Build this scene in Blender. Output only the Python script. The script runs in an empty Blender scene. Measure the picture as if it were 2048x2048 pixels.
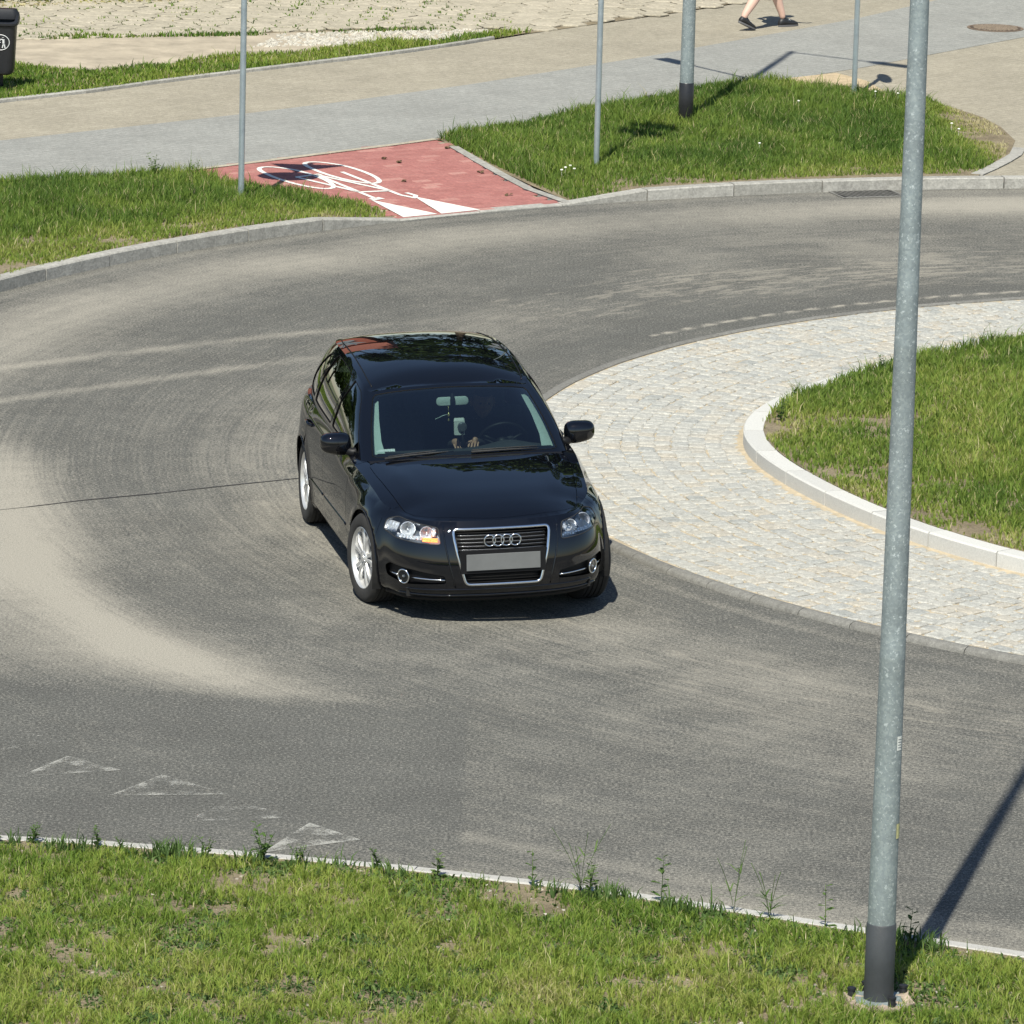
import bpy, bmesh, math, random
import numpy as np
from mathutils import Vector, Matrix
from mathutils.geometry import delaunay_2d_cdt
random.seed(7); rng = np.random.default_rng(7)
S = bpy.context.scene; COL = S.collection
R = math.radians
SUN_EL, SUN_AZ = R(53.5), R(13.0)          # light travels towards +Y, turned 13 degrees to +X

# ------------------------------------------------------------ camera, sky, sun, exposure
cd = bpy.data.cameras.new('camera'); cam = bpy.data.objects.new('camera', cd); COL.objects.link(cam)
pit, rol = R(12.344254), R(1.529552)
F = Vector((0, math.cos(pit), -math.sin(pit))); Rt = Vector((1, 0, 0)); Up = Rt.cross(F)
R2 = Rt*math.cos(rol)+Up*math.sin(rol); U2 = -Rt*math.sin(rol)+Up*math.cos(rol)
cam.matrix_world = Matrix.Translation((0.4455, -40.9161, 9.3115)) @ Matrix((R2, U2, -F)).transposed().to_4x4()
cd.sensor_width = 36; cd.lens = 202.067; cd.clip_start = 1; cd.clip_end = 900
S.camera = cam
w = bpy.data.worlds.new('World'); S.world = w; w.use_nodes = True
nt = w.node_tree; nt.nodes.clear()
sky = nt.nodes.new('ShaderNodeTexSky'); sky.sky_type = 'NISHITA'; sky.sun_disc = False
sky.sun_elevation = SUN_EL; sky.sun_rotation = math.pi+SUN_AZ; sky.air_density = 1.0; sky.dust_density = .35; sky.ozone_density = 2.0
bg = nt.nodes.new('ShaderNodeBackground'); bg.inputs[1].default_value = 0.07
ow = nt.nodes.new('ShaderNodeOutputWorld')
nt.links.new(sky.outputs[0], bg.inputs[0]); nt.links.new(bg.outputs[0], ow.inputs[0])
sl = bpy.data.lights.new('sun', 'SUN'); sl.energy = 4.2; sl.angle = R(0.53); sl.color = (1.0, 0.962, 0.85)
sun = bpy.data.objects.new('sun', sl); COL.objects.link(sun)
LD = Vector((math.sin(SUN_AZ)*math.cos(SUN_EL), math.cos(SUN_AZ)*math.cos(SUN_EL), -math.sin(SUN_EL)))
sun.rotation_euler = LD.to_track_quat('-Z', 'Y').to_euler(); sun.location = (-8, -30, 50)
S.view_settings.view_transform = 'Standard'; S.view_settings.look = 'None'; S.view_settings.gamma = 1
S.view_settings.exposure = 0.72; S.view_settings.use_curve_mapping = False
S.render.engine = 'CYCLES'

# ------------------------------------------------------------ material helpers
def newmat(name):
    m = bpy.data.materials.new(name); m.use_nodes = True; t = m.node_tree; t.nodes.clear()
    o = t.nodes.new('ShaderNodeOutputMaterial'); p = t.nodes.new('ShaderNodeBsdfPrincipled')
    t.links.new(p.outputs[0], o.inputs[0]); return m, t, p, o
def N(t, kind, **kw):
    n = t.nodes.new('ShaderNode'+kind)
    for k, v in kw.items():
        if k.startswith('i_'):
            key = k[2:]; key = int(key) if key.isdigit() else key.replace('_', ' ')
            n.inputs[key].default_value = v
        else: setattr(n, k, v)
    return n
def ramp(t, src, stops):
    n = t.nodes.new('ShaderNodeValToRGB'); e = n.color_ramp.elements
    while len(e) < len(stops): e.new(0.5)
    for el, (p, c) in zip(e, stops):
        el.position = p; el.color = (*c, 1) if len(c) == 3 else c
    t.links.new(src, n.inputs[0]); return n.outputs[0]
def mixc(t, fac, a, b, mode='MIX'):
    n = t.nodes.new('ShaderNodeMix'); n.data_type = 'RGBA'; n.blend_type = mode
    for i, v in ((0, fac), (6, a), (7, b)):
        if isinstance(v, (int, float)): n.inputs[i].default_value = v
        elif isinstance(v, (tuple, list)): n.inputs[i].default_value = (*v[:3], 1)
        else: t.links.new(v, n.inputs[i])
    return n.outputs[2]
def mth(t, op, a, b=None, c=None, clamp=False):
    n = t.nodes.new('ShaderNodeMath'); n.operation = op; n.use_clamp = clamp
    for i, v in ((0, a), (1, b), (2, c)):
        if v is None: continue
        if isinstance(v, (int, float)): n.inputs[i].default_value = v
        else: t.links.new(v, n.inputs[i])
    return n.outputs[0]
def gen(t): return t.nodes.new('ShaderNodeNewGeometry').outputs['Position']
def noise(t, scale, detail=3, rough=.55, vec=None, dist=0):
    n = N(t, 'TexNoise', i_Scale=scale, i_Detail=detail, i_Roughness=rough, i_Distortion=dist)
    t.links.new(vec if vec is not None else gen(t), n.inputs['Vector']); return n.outputs['Fac']
def bump(t, p, h, strength=.3, dist=.01):
    b = N(t, 'Bump', i_Strength=strength, i_Distance=dist); t.links.new(h, b.inputs['Height']); t.links.new(b.outputs[0], p.inputs['Normal'])
def simple(name, col, rough=.5, metal=0, var=0, vscale=20, bmp=0, bscale=60, coat=0, spec=.5, objspace=True):
    m, t, p, o = newmat(name)
    p.inputs['Base Color'].default_value = (*col, 1); p.inputs['Roughness'].default_value = rough
    p.inputs['Metallic'].default_value = metal; p.inputs['Coat Weight'].default_value = coat; p.inputs['Coat Roughness'].default_value = .03
    p.inputs['Specular IOR Level'].default_value = spec
    if var or bmp:
        tc = t.nodes.new('ShaderNodeTexCoord').outputs['Object']
        if var:
            f = noise(t, vscale, 5, .65, tc)
            c = ramp(t, f, [(.3, tuple(x*(1-var) for x in col)), (.7, tuple(min(1, x*(1+var)) for x in col))])
            t.links.new(c, p.inputs['Base Color'])
        if bmp: bump(t, p, noise(t, bscale, 4, .6, tc), bmp, .01)
    return m
def glassmat(name, tint=(.8, .9, .85), refl_rough=.0, boost=1.0, dens=0.0):
    m = bpy.data.materials.new(name); m.use_nodes = True; t = m.node_tree; t.nodes.clear()
    o = t.nodes.new('ShaderNodeOutputMaterial'); tr = N(t, 'BsdfTransparent'); tr.inputs[0].default_value = (*tint, 1)
    gl = N(t, 'BsdfGlossy'); gl.inputs['Roughness'].default_value = refl_rough
    fr = N(t, 'Fresnel', i_IOR=1.5); mx = t.nodes.new('ShaderNodeMixShader')
    f = mth(t, 'MULTIPLY', fr.outputs[0], 1.6*boost, clamp=True)
    t.links.new(f, mx.inputs[0]); t.links.new(tr.outputs[0], mx.inputs[1]); t.links.new(gl.outputs[0], mx.inputs[2])
    t.links.new(mx.outputs[0], o.inputs[0]); return m

# ------------------------------------------------------------ object helpers
def tag(o, label=None, cat=None, group=None, kind=None):
    if label: o['label'] = label
    if cat: o['category'] = cat
    if group: o['group'] = group
    if kind: o['kind'] = kind
    return o
def empty(name, loc=(0, 0, 0), rz=0, parent=None):
    o = bpy.data.objects.new(name, None); COL.objects.link(o); o.location = loc; o.rotation_euler = (0, 0, rz)
    o.empty_display_size = .1
    if parent: o.parent = parent
    return o
def link(me, name, m, parent=None, smooth=True):
    if m is not None and not len(me.materials): me.materials.append(m)
    if smooth: me.polygons.foreach_set('use_smooth', [True]*len(me.polygons))
    o = bpy.data.objects.new(name, me); COL.objects.link(o)
    if parent: o.parent = parent
    return o
def mk(name, vs, fs, m, parent=None, smooth=True):
    me = bpy.data.meshes.new(name); me.from_pydata([tuple(map(float, v)) for v in vs], [], [tuple(map(int, f)) for f in fs]); me.update()
    return link(me, name, m, parent, smooth)
def npmesh(name, V, T, m, parent=None, attrs=None, smooth=True):
    """V (n,3), T (k,3) triangles, fast"""
    me = bpy.data.meshes.new(name); V = np.asarray(V, np.float32); T = np.asarray(T, np.int32)
    k = T.shape[1]
    me.vertices.add(len(V)); me.vertices.foreach_set('co', V.ravel())
    me.loops.add(T.size); me.loops.foreach_set('vertex_index', T.ravel())
    me.polygons.add(len(T)); me.polygons.foreach_set('loop_start', np.arange(0, T.size, k, dtype=np.int32))
    me.polygons.foreach_set('loop_total', np.full(len(T), k, np.int32))
    me.update(calc_edges=True)
    for an, av in (attrs or {}).items():
        a = me.attributes.new(an, 'FLOAT', 'POINT'); a.data.foreach_set('value', np.asarray(av, np.float32))
    return link(me, name, m, parent, smooth)
class MB:
    """collects simple solids into ONE mesh"""
    def __init__(s): s.v = []; s.f = []
    def add(s, vs, fs):
        b = len(s.v); s.v += [tuple(v) for v in vs]; s.f += [tuple(i+b for i in f) for f in fs]
    def box(s, c, d, rot=None, taper=1.0):
        vs = []
        for z in (-1, 1):
            k = taper if z > 0 else 1
            for x, y in ((-1, -1), (1, -1), (1, 1), (-1, 1)): vs.append(Vector((x*d[0]/2*k, y*d[1]/2*k, z*d[2]/2)))
        if rot is not None: vs = [rot @ v for v in vs]
        vs = [v+Vector(c) for v in vs]
        s.add(vs, [(3, 2, 1, 0), (4, 5, 6, 7), (0, 1, 5, 4), (1, 2, 6, 5), (2, 3, 7, 6), (3, 0, 4, 7)])
    def tube(s, pts, rad, n=8, closed=False, cap=True):
        P = [Vector(p) for p in pts]; m = len(P)
        if not hasattr(rad, '__len__'): rad = [rad]*m
        vs = []; prev = None
        for i in range(m):
            a = P[(i-1) % m] if (closed or i > 0) else P[i]; b = P[(i+1) % m] if (closed or i < m-1) else P[i]
            d = (b-a).normalized()
            if prev is None:
                u = d.orthogonal().normalized()
            else:
                u = prev-d*prev.dot(d); u = u.normalized() if u.length > 1e-6 else d.orthogonal().normalized()
            prev = u; v = d.cross(u)
            for k in range(n):
                a_ = 2*math.pi*k/n; vs.append(P[i]+(u*math.cos(a_)+v*math.sin(a_))*rad[i])
        fs = []
        for i in range(m if closed else m-1):
            for k in range(n):
                a0 = i*n+k; a1 = i*n+(k+1) % n; b0 = ((i+1) % m)*n+k; b1 = ((i+1) % m)*n+(k+1) % n
                fs.append((a0, a1, b1, b0))
        if cap and not closed: fs += [tuple(range(n))[::-1], tuple((m-1)*n+k for k in range(n))]
        s.add(vs, fs)
    def lathe(s, prof, n=32, mtx=None, cap=False):
        """prof: list of (radius, height) about Z"""
        vs = []
        for r, h in prof:
            for k in range(n):
                a = 2*math.pi*k/n; v = Vector((r*math.cos(a), r*math.sin(a), h)); vs.append(mtx @ v if mtx else v)
        fs = []
        for i in range(len(prof)-1):
            for k in range(n): fs.append((i*n+k, i*n+(k+1) % n, (i+1)*n+(k+1) % n, (i+1)*n+k))
        if cap: fs += [tuple(range(n))[::-1], tuple((len(prof)-1)*n+k for k in range(n))]
        s.add(vs, fs)
    def build(s, name, m, parent=None, smooth=False, xf=None):
        v = s.v if xf is None else [xf(p) for p in s.v]
        return mk(name, v, s.f, m, parent, smooth)
def autosmooth(o, ang=40):
    me = o.data; bm = bmesh.new(); bm.from_mesh(me); bmesh.ops.recalc_face_normals(bm, faces=bm.faces)
    for e in bm.edges:
        e.smooth = not (len(e.link_faces) == 2 and e.calc_face_angle(0) > R(ang))
    for f in bm.faces: f.smooth = True
    bm.to_mesh(me); bm.free(); return o
def vnoise(x, y, s, seed=0):
    """value noise 0..1"""
    x = np.asarray(x, float)/s+seed*17.3; y = np.asarray(y, float)/s-seed*9.1
    xi = np.floor(x).astype(int); yi = np.floor(y).astype(int); fx = x-xi; fy = y-yi
    fx = fx*fx*(3-2*fx); fy = fy*fy*(3-2*fy)
    def h(a, b):
        n = (a*374761393+b*668265263+seed*1442695) & 0x7fffffff; n = ((n ^ (n >> 13))*1274126177) & 0x7fffffff
        return ((n ^ (n >> 16)) & 0xffff)/65535.
    return (h(xi, yi)*(1-fx)+h(xi+1, yi)*fx)*(1-fy)+(h(xi, yi+1)*(1-fx)+h(xi+1, yi+1)*fx)*fy
def inpoly(px, py, poly):
    px = np.asarray(px, float); py = np.asarray(py, float); r = np.zeros(px.shape, bool); n = len(poly)
    for i in range(n):
        x1, y1 = poly[i]; x2, y2 = poly[(i+1) % n]
        if y1 == y2: continue
        c = (y1 > py) != (y2 > py)
        r ^= c & (px < (x2-x1)*(py-y1)/(y2-y1)+x1)
    return r
def segdist(px, py, line):
    d = np.full(np.shape(px), 1e9); tt = np.zeros(np.shape(px)); L = 0
    tot = sum(math.dist(line[i], line[i+1]) for i in range(len(line)-1))
    for i in range(len(line)-1):
        a = np.array(line[i]); b = np.array(line[i+1]); ab = b-a; l2 = ab@ab
        t = np.clip(((px-a[0])*ab[0]+(py-a[1])*ab[1])/l2, 0, 1)
        dd = np.hypot(px-a[0]-t*ab[0], py-a[1]-t*ab[1]); k = dd < d
        d = np.where(k, dd, d); tt = np.where(k, (L+t*math.sqrt(l2))/tot, tt); L += math.sqrt(l2)
    return d, tt

# ------------------------------------------------------------ layout numbers (metres)
CX, CY = 8.54, 3.95                        # centre of the roundabout
R_ISL, R_APR, R_OUT = 6.0, 8.17, 14.30
def pol(r, a): return (CX+r*math.cos(a), CY+r*math.sin(a))
def ang(x, y): return math.atan2(y-CY, x-CX)
def idr(a): return .27*np.exp(-((np.asarray(a)-3.05)/.30)**2)
def smooth01(t): t = np.clip(t, 0, 1); return t*t*(3-2*t)
A_OUT0, A_OUT1 = ang(-5.6, 6.2), ang(6.6, 18.3)      # outer kerb, from far left (angle ~2.98) round to the right (~1.7)
A_RL, A_RR = ang(-.75, 14.88), ang(.89, 16.12)       # dropped part in front of the red crossing
def kerb_h(a):
    """height of the outer kerb top: dropped to 2 cm in front of the red path and again at the far right"""
    d = np.where(a > A_RL, (a-A_RL)*R_OUT, np.where(a < A_RR, (A_RR-a)*R_OUT, 0))
    h = .02+.10*smooth01(d/1.15)
    return np.where(a < ang(4.9, 17.8), np.maximum(.105, .12-.015*smooth01((ang(4.9, 17.8)-a)*R_OUT/1.3)), h)
RED = [(-3.25, 16.7), (-2.92, 17.03), (-1.56, 18.41), (-.51, 19.54), (-.01, 17.96), (.52, 16.62), (.84, 16.08), (.04, 15.54), (-.37, 15.22), (-.72, 14.93), (-1.1, 15.62), (-1.9, 16.0), (-2.6, 16.42)]
GRASS_A = [(-7.5, 6), (-7.5, 13.6), (-6.2, 14.9), (-4.75, 15.85), (-4.25, 16.2), (-3.74, 16.5), (-3.15, 16.85), (-2.6, 16.45), (-1.9, 16.05), (-1.1, 15.64), (-.74, 14.98), (-1.15, 14.55), (-1.65, 14.14),
           (-2.27, 13.55), (-2.9, 12.8), (-3.4, 12.0), (-3.9, 11.1), (-4.35, 10.2), (-4.9, 8.8), (-5.4, 7)]
GRASS_B = [(-.46, 19.62), (-.24, 20.07), (.34, 20.7), (.93, 21.6), (1.43, 22.32), (2.14, 23.3), (2.36, 23.77), (2.79, 24.4), (3.21, 24.6), (3.5, 24.5), (3.92, 24.1), (4.35, 23.9), (4.6, 23.85), (4.95, 23.4), (5.29, 22.9),
           (5.54, 22.3), (5.69, 21.6), (5.77, 20.6), (5.63, 19.6), (5.4, 18.72), (5.15, 18.1), (4.4, 17.95), (3.5, 17.6), (2.7, 17.25), (2.0, 16.85), (1.45, 16.5), (.98, 16.17), (.58, 16.95), (.06, 18.1)]
GRASS_E = [(-7, 20.0), (-5.26, 21.45), (-4.35, 22.4), (-3.61, 23.3), (-2.84, 24.2), (-1.58, 25.6), (-.87, 26.45), (-.24, 27.25), (.51, 28.35), (.14, 28.3), (-.55, 27.4), (-1.25, 27.1), (-1.61, 26.6), (-2.5, 25.8), (-3.32, 25.3), (-3.7, 24.7), (-4.48, 24.0), (-5.35, 24.4), (-7, 23.4)]
KNEAR = [(-7.0, -8.05), (-4.2, -8.1), (-2.53, -8.18), (-2.1, -8.22), (-1.34, -8.35), (-.95, -8.42), (-.43, -8.52), (.07, -8.66), (.5, -8.78), (1.05, -8.98), (1.58, -9.2), (2.05, -9.42), (2.5, -9.64), (2.93, -9.84), (3.37, -10.03), (4.6, -10.6), (7, -11.8)]

# ------------------------------------------------------------ materials of the setting
def asphalt_mat():
    m, t, p, o = newmat('asphalt')
    at = N(t, 'Attribute', attribute_name='dust').outputs['Fac']
    uv = N(t, 'UVMap', uv_map='polar').outputs[0]
    pos = gen(t)
    mp = N(t, 'Mapping'); mp.inputs['Scale'].default_value = (.55, 9, 1); t.links.new(uv, mp.inputs[0])
    st = noise(t, 1.0, 4, .6, mp.outputs[0])
    mp2 = N(t, 'Mapping'); mp2.inputs['Scale'].default_value = (1.6, 26, 1); t.links.new(uv, mp2.inputs[0])
    st2 = noise(t, 1.0, 3, .6, mp2.outputs[0])
    fine = noise(t, 46, 3, .95, pos); fine2 = noise(t, 120, 2, .8, pos); patchy = noise(t, 1.1, 6, .7, pos); mid = noise(t, 6, 4, .7, pos)
    d = mth(t, 'ADD', at, mth(t, 'MULTIPLY', mth(t, 'SUBTRACT', st, .5), .40))
    d = mth(t, 'ADD', d, mth(t, 'MULTIPLY', mth(t, 'SUBTRACT', st2, .5), .16))
    d = mth(t, 'ADD', d, mth(t, 'MULTIPLY', mth(t, 'SUBTRACT', patchy, .5), .26))
    d = mth(t, 'ADD', d, mth(t, 'MULTIPLY', mth(t, 'SUBTRACT', mid, .5), .55))
    mp4 = N(t, 'Mapping'); mp4.inputs['Scale'].default_value = (.22, 34, 1); t.links.new(uv, mp4.inputs[0]); st3 = noise(t, 1.0, 2, .6, mp4.outputs[0]); at4 = N(t, 'Attribute', attribute_name='track').outputs['Fac']
    d = mth(t, 'ADD', d, mth(t, 'MULTIPLY', mth(t, 'SUBTRACT', st3, .5), mth(t, 'MULTIPLY', at4, .62)))
    dd = mth(t, 'ADD', d, mth(t, 'MULTIPLY', mth(t, 'SUBTRACT', fine, .5), 1.7), clamp=True)
    base = ramp(t, fine, [(.34, (.044, .044, .040)), (.46, (.080, .080, .073)), (.56, (.112, .111, .101)), (.66, (.215, .212, .192))])
    sp = ramp(t, fine2, [(.38, (.72, .72, .72)), (.62, (1.3, 1.3, 1.3))])
    base = mixc(t, 1.0, base, sp, 'MULTIPLY')
    base = mixc(t, 1.0, base, ramp(t, patchy, [(.3, (.88,)*3), (.7, (1.12,)*3)]), 'MULTIPLY')
    tan = mixc(t, 1.0, mixc(t, fine, (.20, .186, .155), (.42, .392, .33)), sp, 'MULTIPLY')
    f = ramp(t, dd, [(.12, (0, 0, 0)), (1.0, (.92, .92, .92))])
    c = mixc(t, f, base, tan)
    # spilled cream specks, elongated along the lane
    mp3 = N(t, 'Mapping'); mp3.inputs['Scale'].default_value = (1.3, 5, 1); t.links.new(uv, mp3.inputs[0])
    spk = noise(t, 1.4, 6, .75, mp3.outputs[0]); at2 = N(t, 'Attribute', attribute_name='speck').outputs['Fac']
    sm = ramp(t, mth(t, 'ADD', spk, mth(t, 'MULTIPLY', at2, .16)), [(.66, (0, 0, 0)), (.74, (1, 1, 1))])
    sm = mth(t, 'MULTIPLY', sm, mth(t, 'MULTIPLY', at2, .34))
    c = mixc(t, sm, c, (.36, .33, .27))
    t.links.new(c, p.inputs['Base Color']); p.inputs['Roughness'].default_value = .92; p.inputs['Specular IOR Level'].default_value = .25
    bump(t, p, fine, .6, .006); return m
def soil_mat():
    m, t, p, o = newmat('sandy_soil')
    a = noise(t, 3, 5, .7); b = noise(t, 45, 4, .75); c2_ = noise(t, 140, 2, .6)
    c = ramp(t, a, [(.3, (.20, .16, .105)), (.52, (.31, .255, .175)), (.75, (.40, .335, .235))])
    c = mixc(t, 1, c, ramp(t, b, [(.3, (.55, .55, .5)), (.6, (1.1, 1.08, 1.0)), (.8, (1.5, 1.45, 1.35))]), 'MULTIPLY')
    t.links.new(c, p.inputs['Base Color']); p.inputs['Roughness'].default_value = .95
    bump(t, p, mth(t, 'ADD', b, c2_), .8, .03); return m
def paver_mat(name, c0, c1, rotz, mort, bw=.2, bh=.1, patch=.13):
    m, t, p, o = newmat(name); pos = gen(t)
    mp = N(t, 'Mapping'); mp.inputs['Rotation'].default_value = (0, 0, -rotz); t.links.new(pos, mp.inputs[0])
    br = N(t, 'TexBrick', i_Scale=1.0); br.inputs['Color1'].default_value = (*c0, 1); br.inputs['Color2'].default_value = (*c1, 1)
    br.inputs['Mortar'].default_value = (*mort, 1); br.inputs['Mortar Size'].default_value = .0035; br.inputs['Mortar Smooth'].default_value = .3
    br.inputs['Brick Width'].default_value = bw; br.inputs['Row Height'].default_value = bh
    t.links.new(mp.outputs[0], br.inputs[0])
    b = noise(t, 110, 3, .8, pos); a = noise(t, .9, 6, .75, pos); b2 = noise(t, 26, 3, .9, pos)
    c = mixc(t, 1, br.outputs[0], ramp(t, b, [(.3, (.72, .72, .72)), (.7, (1.28, 1.28, 1.28))]), 'MULTIPLY')
    c = mixc(t, 1, c, ramp(t, b2, [(.34, (.78,)*3), (.66, (1.2,)*3)]), 'MULTIPLY')
    c = mixc(t, 1, c, ramp(t, a, [(.3, (1-patch,)*3), (.7, (1+patch*.6,)*3)]), 'MULTIPLY')
    t.links.new(c, p.inputs['Base Color']); p.inputs['Roughness'].default_value = .9
    bump(t, p, br.outputs[1], -.4, .004); return m
def piece_mat(name, stops, nz=(30, .25), rough=.88, bmp=.35, extra=None):
    """loose pieces: colour by island and by object"""
    m, t, p, o = newmat(name)
    g = t.nodes.new('ShaderNodeNewGeometry'); oi = N(t, 'ObjectInfo')
    r = mth(t, 'FRACT', mth(t, 'ADD', g.outputs['Random Per Island'], mth(t, 'MULTIPLY', oi.outputs['Random'], 7.13)))
    c = ramp(t, r, stops)
    a = noise(t, nz[0], 5, .75, g.outputs['Position']); b = noise(t, nz[0]*4, 3, .7, g.outputs['Position'])
    c = mixc(t, 1, c, ramp(t, a, [(.32, (1-nz[1],)*3), (.68, (1+nz[1],)*3)]), 'MULTIPLY')
    c = mixc(t, 1, c, ramp(t, b, [(.3, (.86,)*3), (.7, (1.14,)*3)]), 'MULTIPLY')
    if extra: c = extra(t, c, g)
    t.links.new(c, p.inputs['Base Color']); p.inputs['Roughness'].default_value = rough
    bump(t, p, mth(t, 'ADD', a, b), bmp, .012); return m
M = {}
M['asphalt'] = asphalt_mat(); M['soil'] = soil_mat()
PATH_A = math.atan2(13.9, 10.8)
M['grey_pave'] = paver_mat('grey_paving', (.248, .250, .232), (.272, .272, .252), PATH_A, (.19, .19, .17))
M['beige_pave'] = paver_mat('beige_paving', (.285, .258, .198), (.315, .285, .222), PATH_A, (.22, .195, .15))
def sandy(t, c, g):
    at = N(t, 'Attribute', attribute_name='sand').outputs['Fac']; return c
M['cobble'] = piece_mat('granite_sett', [(0, (.30, .305, .285)), (.12, (.345, .345, .32)), (.4, (.375, .37, .335)), (.75, (.395, .385, .345)), (.93, (.395, .365, .305)), (1, (.35, .342, .31))], (24, .28), .9, .5)
M['kerb'] = piece_mat('kerb_concrete', [(0, (.27, .262, .235)), (1, (.34, .33, .30))], (9, .22), .9, .3)
M['kerb_white'] = piece_mat('kerb_granite', [(0, (.37, .36, .335)), (1, (.42, .41, .385))], (60, .12), .85, .25)
M['kerb_isl'] = piece_mat('island_granite', [(0, (.46, .455, .43)), (1, (.52, .515, .485))], (60, .10), .85, .2)
M['kerb_dark'] = piece_mat('edge_concrete', [(0, (.150, .146, .132)), (1, (.18, .176, .16))], (22, .25), .9, .35)
M['red_brick'] = piece_mat('red_paver', [(0, (.285, .112, .098)), (.5, (.31, .125, .11)), (.9, (.33, .14, .122)), (1, (.39, .20, .17))], (8, .08), .9, .2)
M['slab'] = piece_mat('slab_concrete', [(0, (.33, .298, .228)), (1, (.39, .35, .272))], (7, .16), .92, .3)
M['joint_sand'] = simple('joint_sand', (.40, .335, .235), .95, 0, .25, 12, .4, 90)
M['gravel'] = piece_mat('white_gravel', [(0, (.34, .32, .27)), (1, (.52, .49, .42))], (60, .2), .9, .3)
M['paint'] = simple('road_paint', (.68, .67, .62), .7, 0, .14, 18, .15, 60)
def worn_paint():
    m, t, p, o = newmat('worn_road_paint')
    p.inputs['Base Color'].default_value = (.40, .395, .36, 1); p.inputs['Roughness'].default_value = .85
    e = N(t, 'Attribute', attribute_name='edge').outputs['Fac']
    a = noise(t, 90, 4, .9); b = noise(t, 7, 3, .6)
    f = mth(t, 'ADD', mth(t, 'MULTIPLY', mth(t, 'SUBTRACT', a, .5), 3.0), mth(t, 'MULTIPLY', mth(t, 'SUBTRACT', b, .5), 2.2))
    f = mth(t, 'ADD', f, e); f = ramp(t, f, [(.42, (0, 0, 0)), (.85, (.75, .75, .75))])
    tr = N(t, 'BsdfTransparent'); mx = t.nodes.new('ShaderNodeMixShader')
    t.links.new(f, mx.inputs[0]); t.links.new(tr.outputs[0], mx.inputs[1]); t.links.new(p.outputs[0], mx.inputs[2]); t.links.new(mx.outputs[0], o.inputs[0])
    return m
M['worn'] = worn_paint()
def grass_mat(name, stops, trans=.35):
    m, t, p, o = newmat(name)
    a = N(t, 'Attribute', attribute_name='tint').outputs['Fac']
    c = ramp(t, a, stops); t.links.new(c, p.inputs['Base Color']); p.inputs['Roughness'].default_value = .6; p.inputs['Specular IOR Level'].default_value = .2
    tl = N(t, 'BsdfTranslucent'); t.links.new(c, tl.inputs[0]); mx = t.nodes.new('ShaderNodeMixShader'); mx.inputs[0].default_value = trans
    t.links.new(p.outputs[0], mx.inputs[1]); t.links.new(tl.outputs[0], mx.inputs[2]); t.links.new(mx.outputs[0], o.inputs[0]); return m
M['grass'] = grass_mat('grass_blades', [(0, (.080, .150, .024)), (.25, (.135, .225, .034)), (.5, (.215, .295, .048)), (.75, (.295, .345, .072)), (.88, (.36, .36, .12)), (.94, (.42, .37, .18)), (1, (.56, .50, .30))], .4)
M['lush'] = grass_mat('lush_grass_blades', [(0, (.075, .14, .026)), (.3, (.130, .210, .036)), (.6, (.215, .290, .054)), (.82, (.295, .335, .075)), (.92, (.40, .37, .16)), (1, (.50, .45, .26))], .4)
M['leaf'] = grass_mat('weed_leaves', [(0, (.05, .095, .028)), (.5, (.09, .155, .042)), (1, (.16, .23, .07))])
M['leaf_dark'] = grass_mat('tree_leaves', [(0, (.022, .045, .012)), (.6, (.045, .085, .02)), (1, (.085, .125, .03))], .25)
M['dry'] = simple('dry_leaf', (.09, .055, .025), .8, 0, .4, 40)
M['bark'] = simple('bark', (.10, .075, .05), .9, 0, .3, 8, .6, 25)
def galv():
    m, t, p, o = newmat('galvanised_steel'); tc = t.nodes.new('ShaderNodeTexCoord').outputs['Object']
    v = N(t, 'TexVoronoi', i_Scale=75.0); t.links.new(tc, v.inputs['Vector'])
    a = noise(t, 3, 5, .7, tc); b = noise(t, 42, 3, .75, tc)
    c = ramp(t, v.outputs['Color'], [(.2, (.235, .275, .285)), (.6, (.27, .315, .32)), (.9, (.31, .355, .355))])
    c = mixc(t, 1, c, ramp(t, a, [(.3, (.78,)*3), (.7, (1.15,)*3)]), 'MULTIPLY')
    sp = ramp(t, b, [(.58, (0, 0, 0)), (.66, (1, 1, 1))]); c = mixc(t, mth(t, 'MULTIPLY', sp, .75), c, (.55, .61, .61))
    t.links.new(c, p.inputs['Base Color']); p.inputs['Metallic'].default_value = .35; p.inputs['Roughness'].default_value = .5; bump(t, p, b, .1, .003); return m
M['galv'] = galv()
def newzinc():
    m, t, p, o = newmat('zinc_tube'); tc = t.nodes.new('ShaderNodeTexCoord').outputs['Object']
    a = noise(t, 9, 4, .7, tc); c = ramp(t, a, [(.3, (.36, .42, .46)), (.7, (.50, .57, .60))])
    t.links.new(c, p.inputs['Base Color']); p.inputs['Metallic'].default_value = .7; p.inputs['Roughness'].default_value = .38; return m
M['zinc'] = newzinc()
M['sleeve'] = simple('black_coating', (.045, .050, .055), .6, 0, .2, 6, .15, 80)
M['sleeve_far'] = simple('black_coating_glossy', (.018, .018, .02), .35, 0, .2, 6, .1, 60)
M['black_plastic'] = simple('black_plastic', (.013, .014, .017), .5, 0, .15, 30)
M['iron'] = simple('cast_iron', (.17, .125, .09), .8, .1, .35, 25, .4, 60)
M['footing'] = simple('rough_concrete', (.33, .265, .205), .95, 0, .35, 22, .9, 45)
M['white_print'] = simple('white_print', (.55, .56, .56), .6, 0, .06, 30)
M['sticker'] = simple('pale_sticker', (.62, .64, .60), .5, 0, .1, 60)
M['sticker_y'] = simple('yellow_sticker', (.55, .52, .25), .5, 0, .2, 60)

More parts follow.
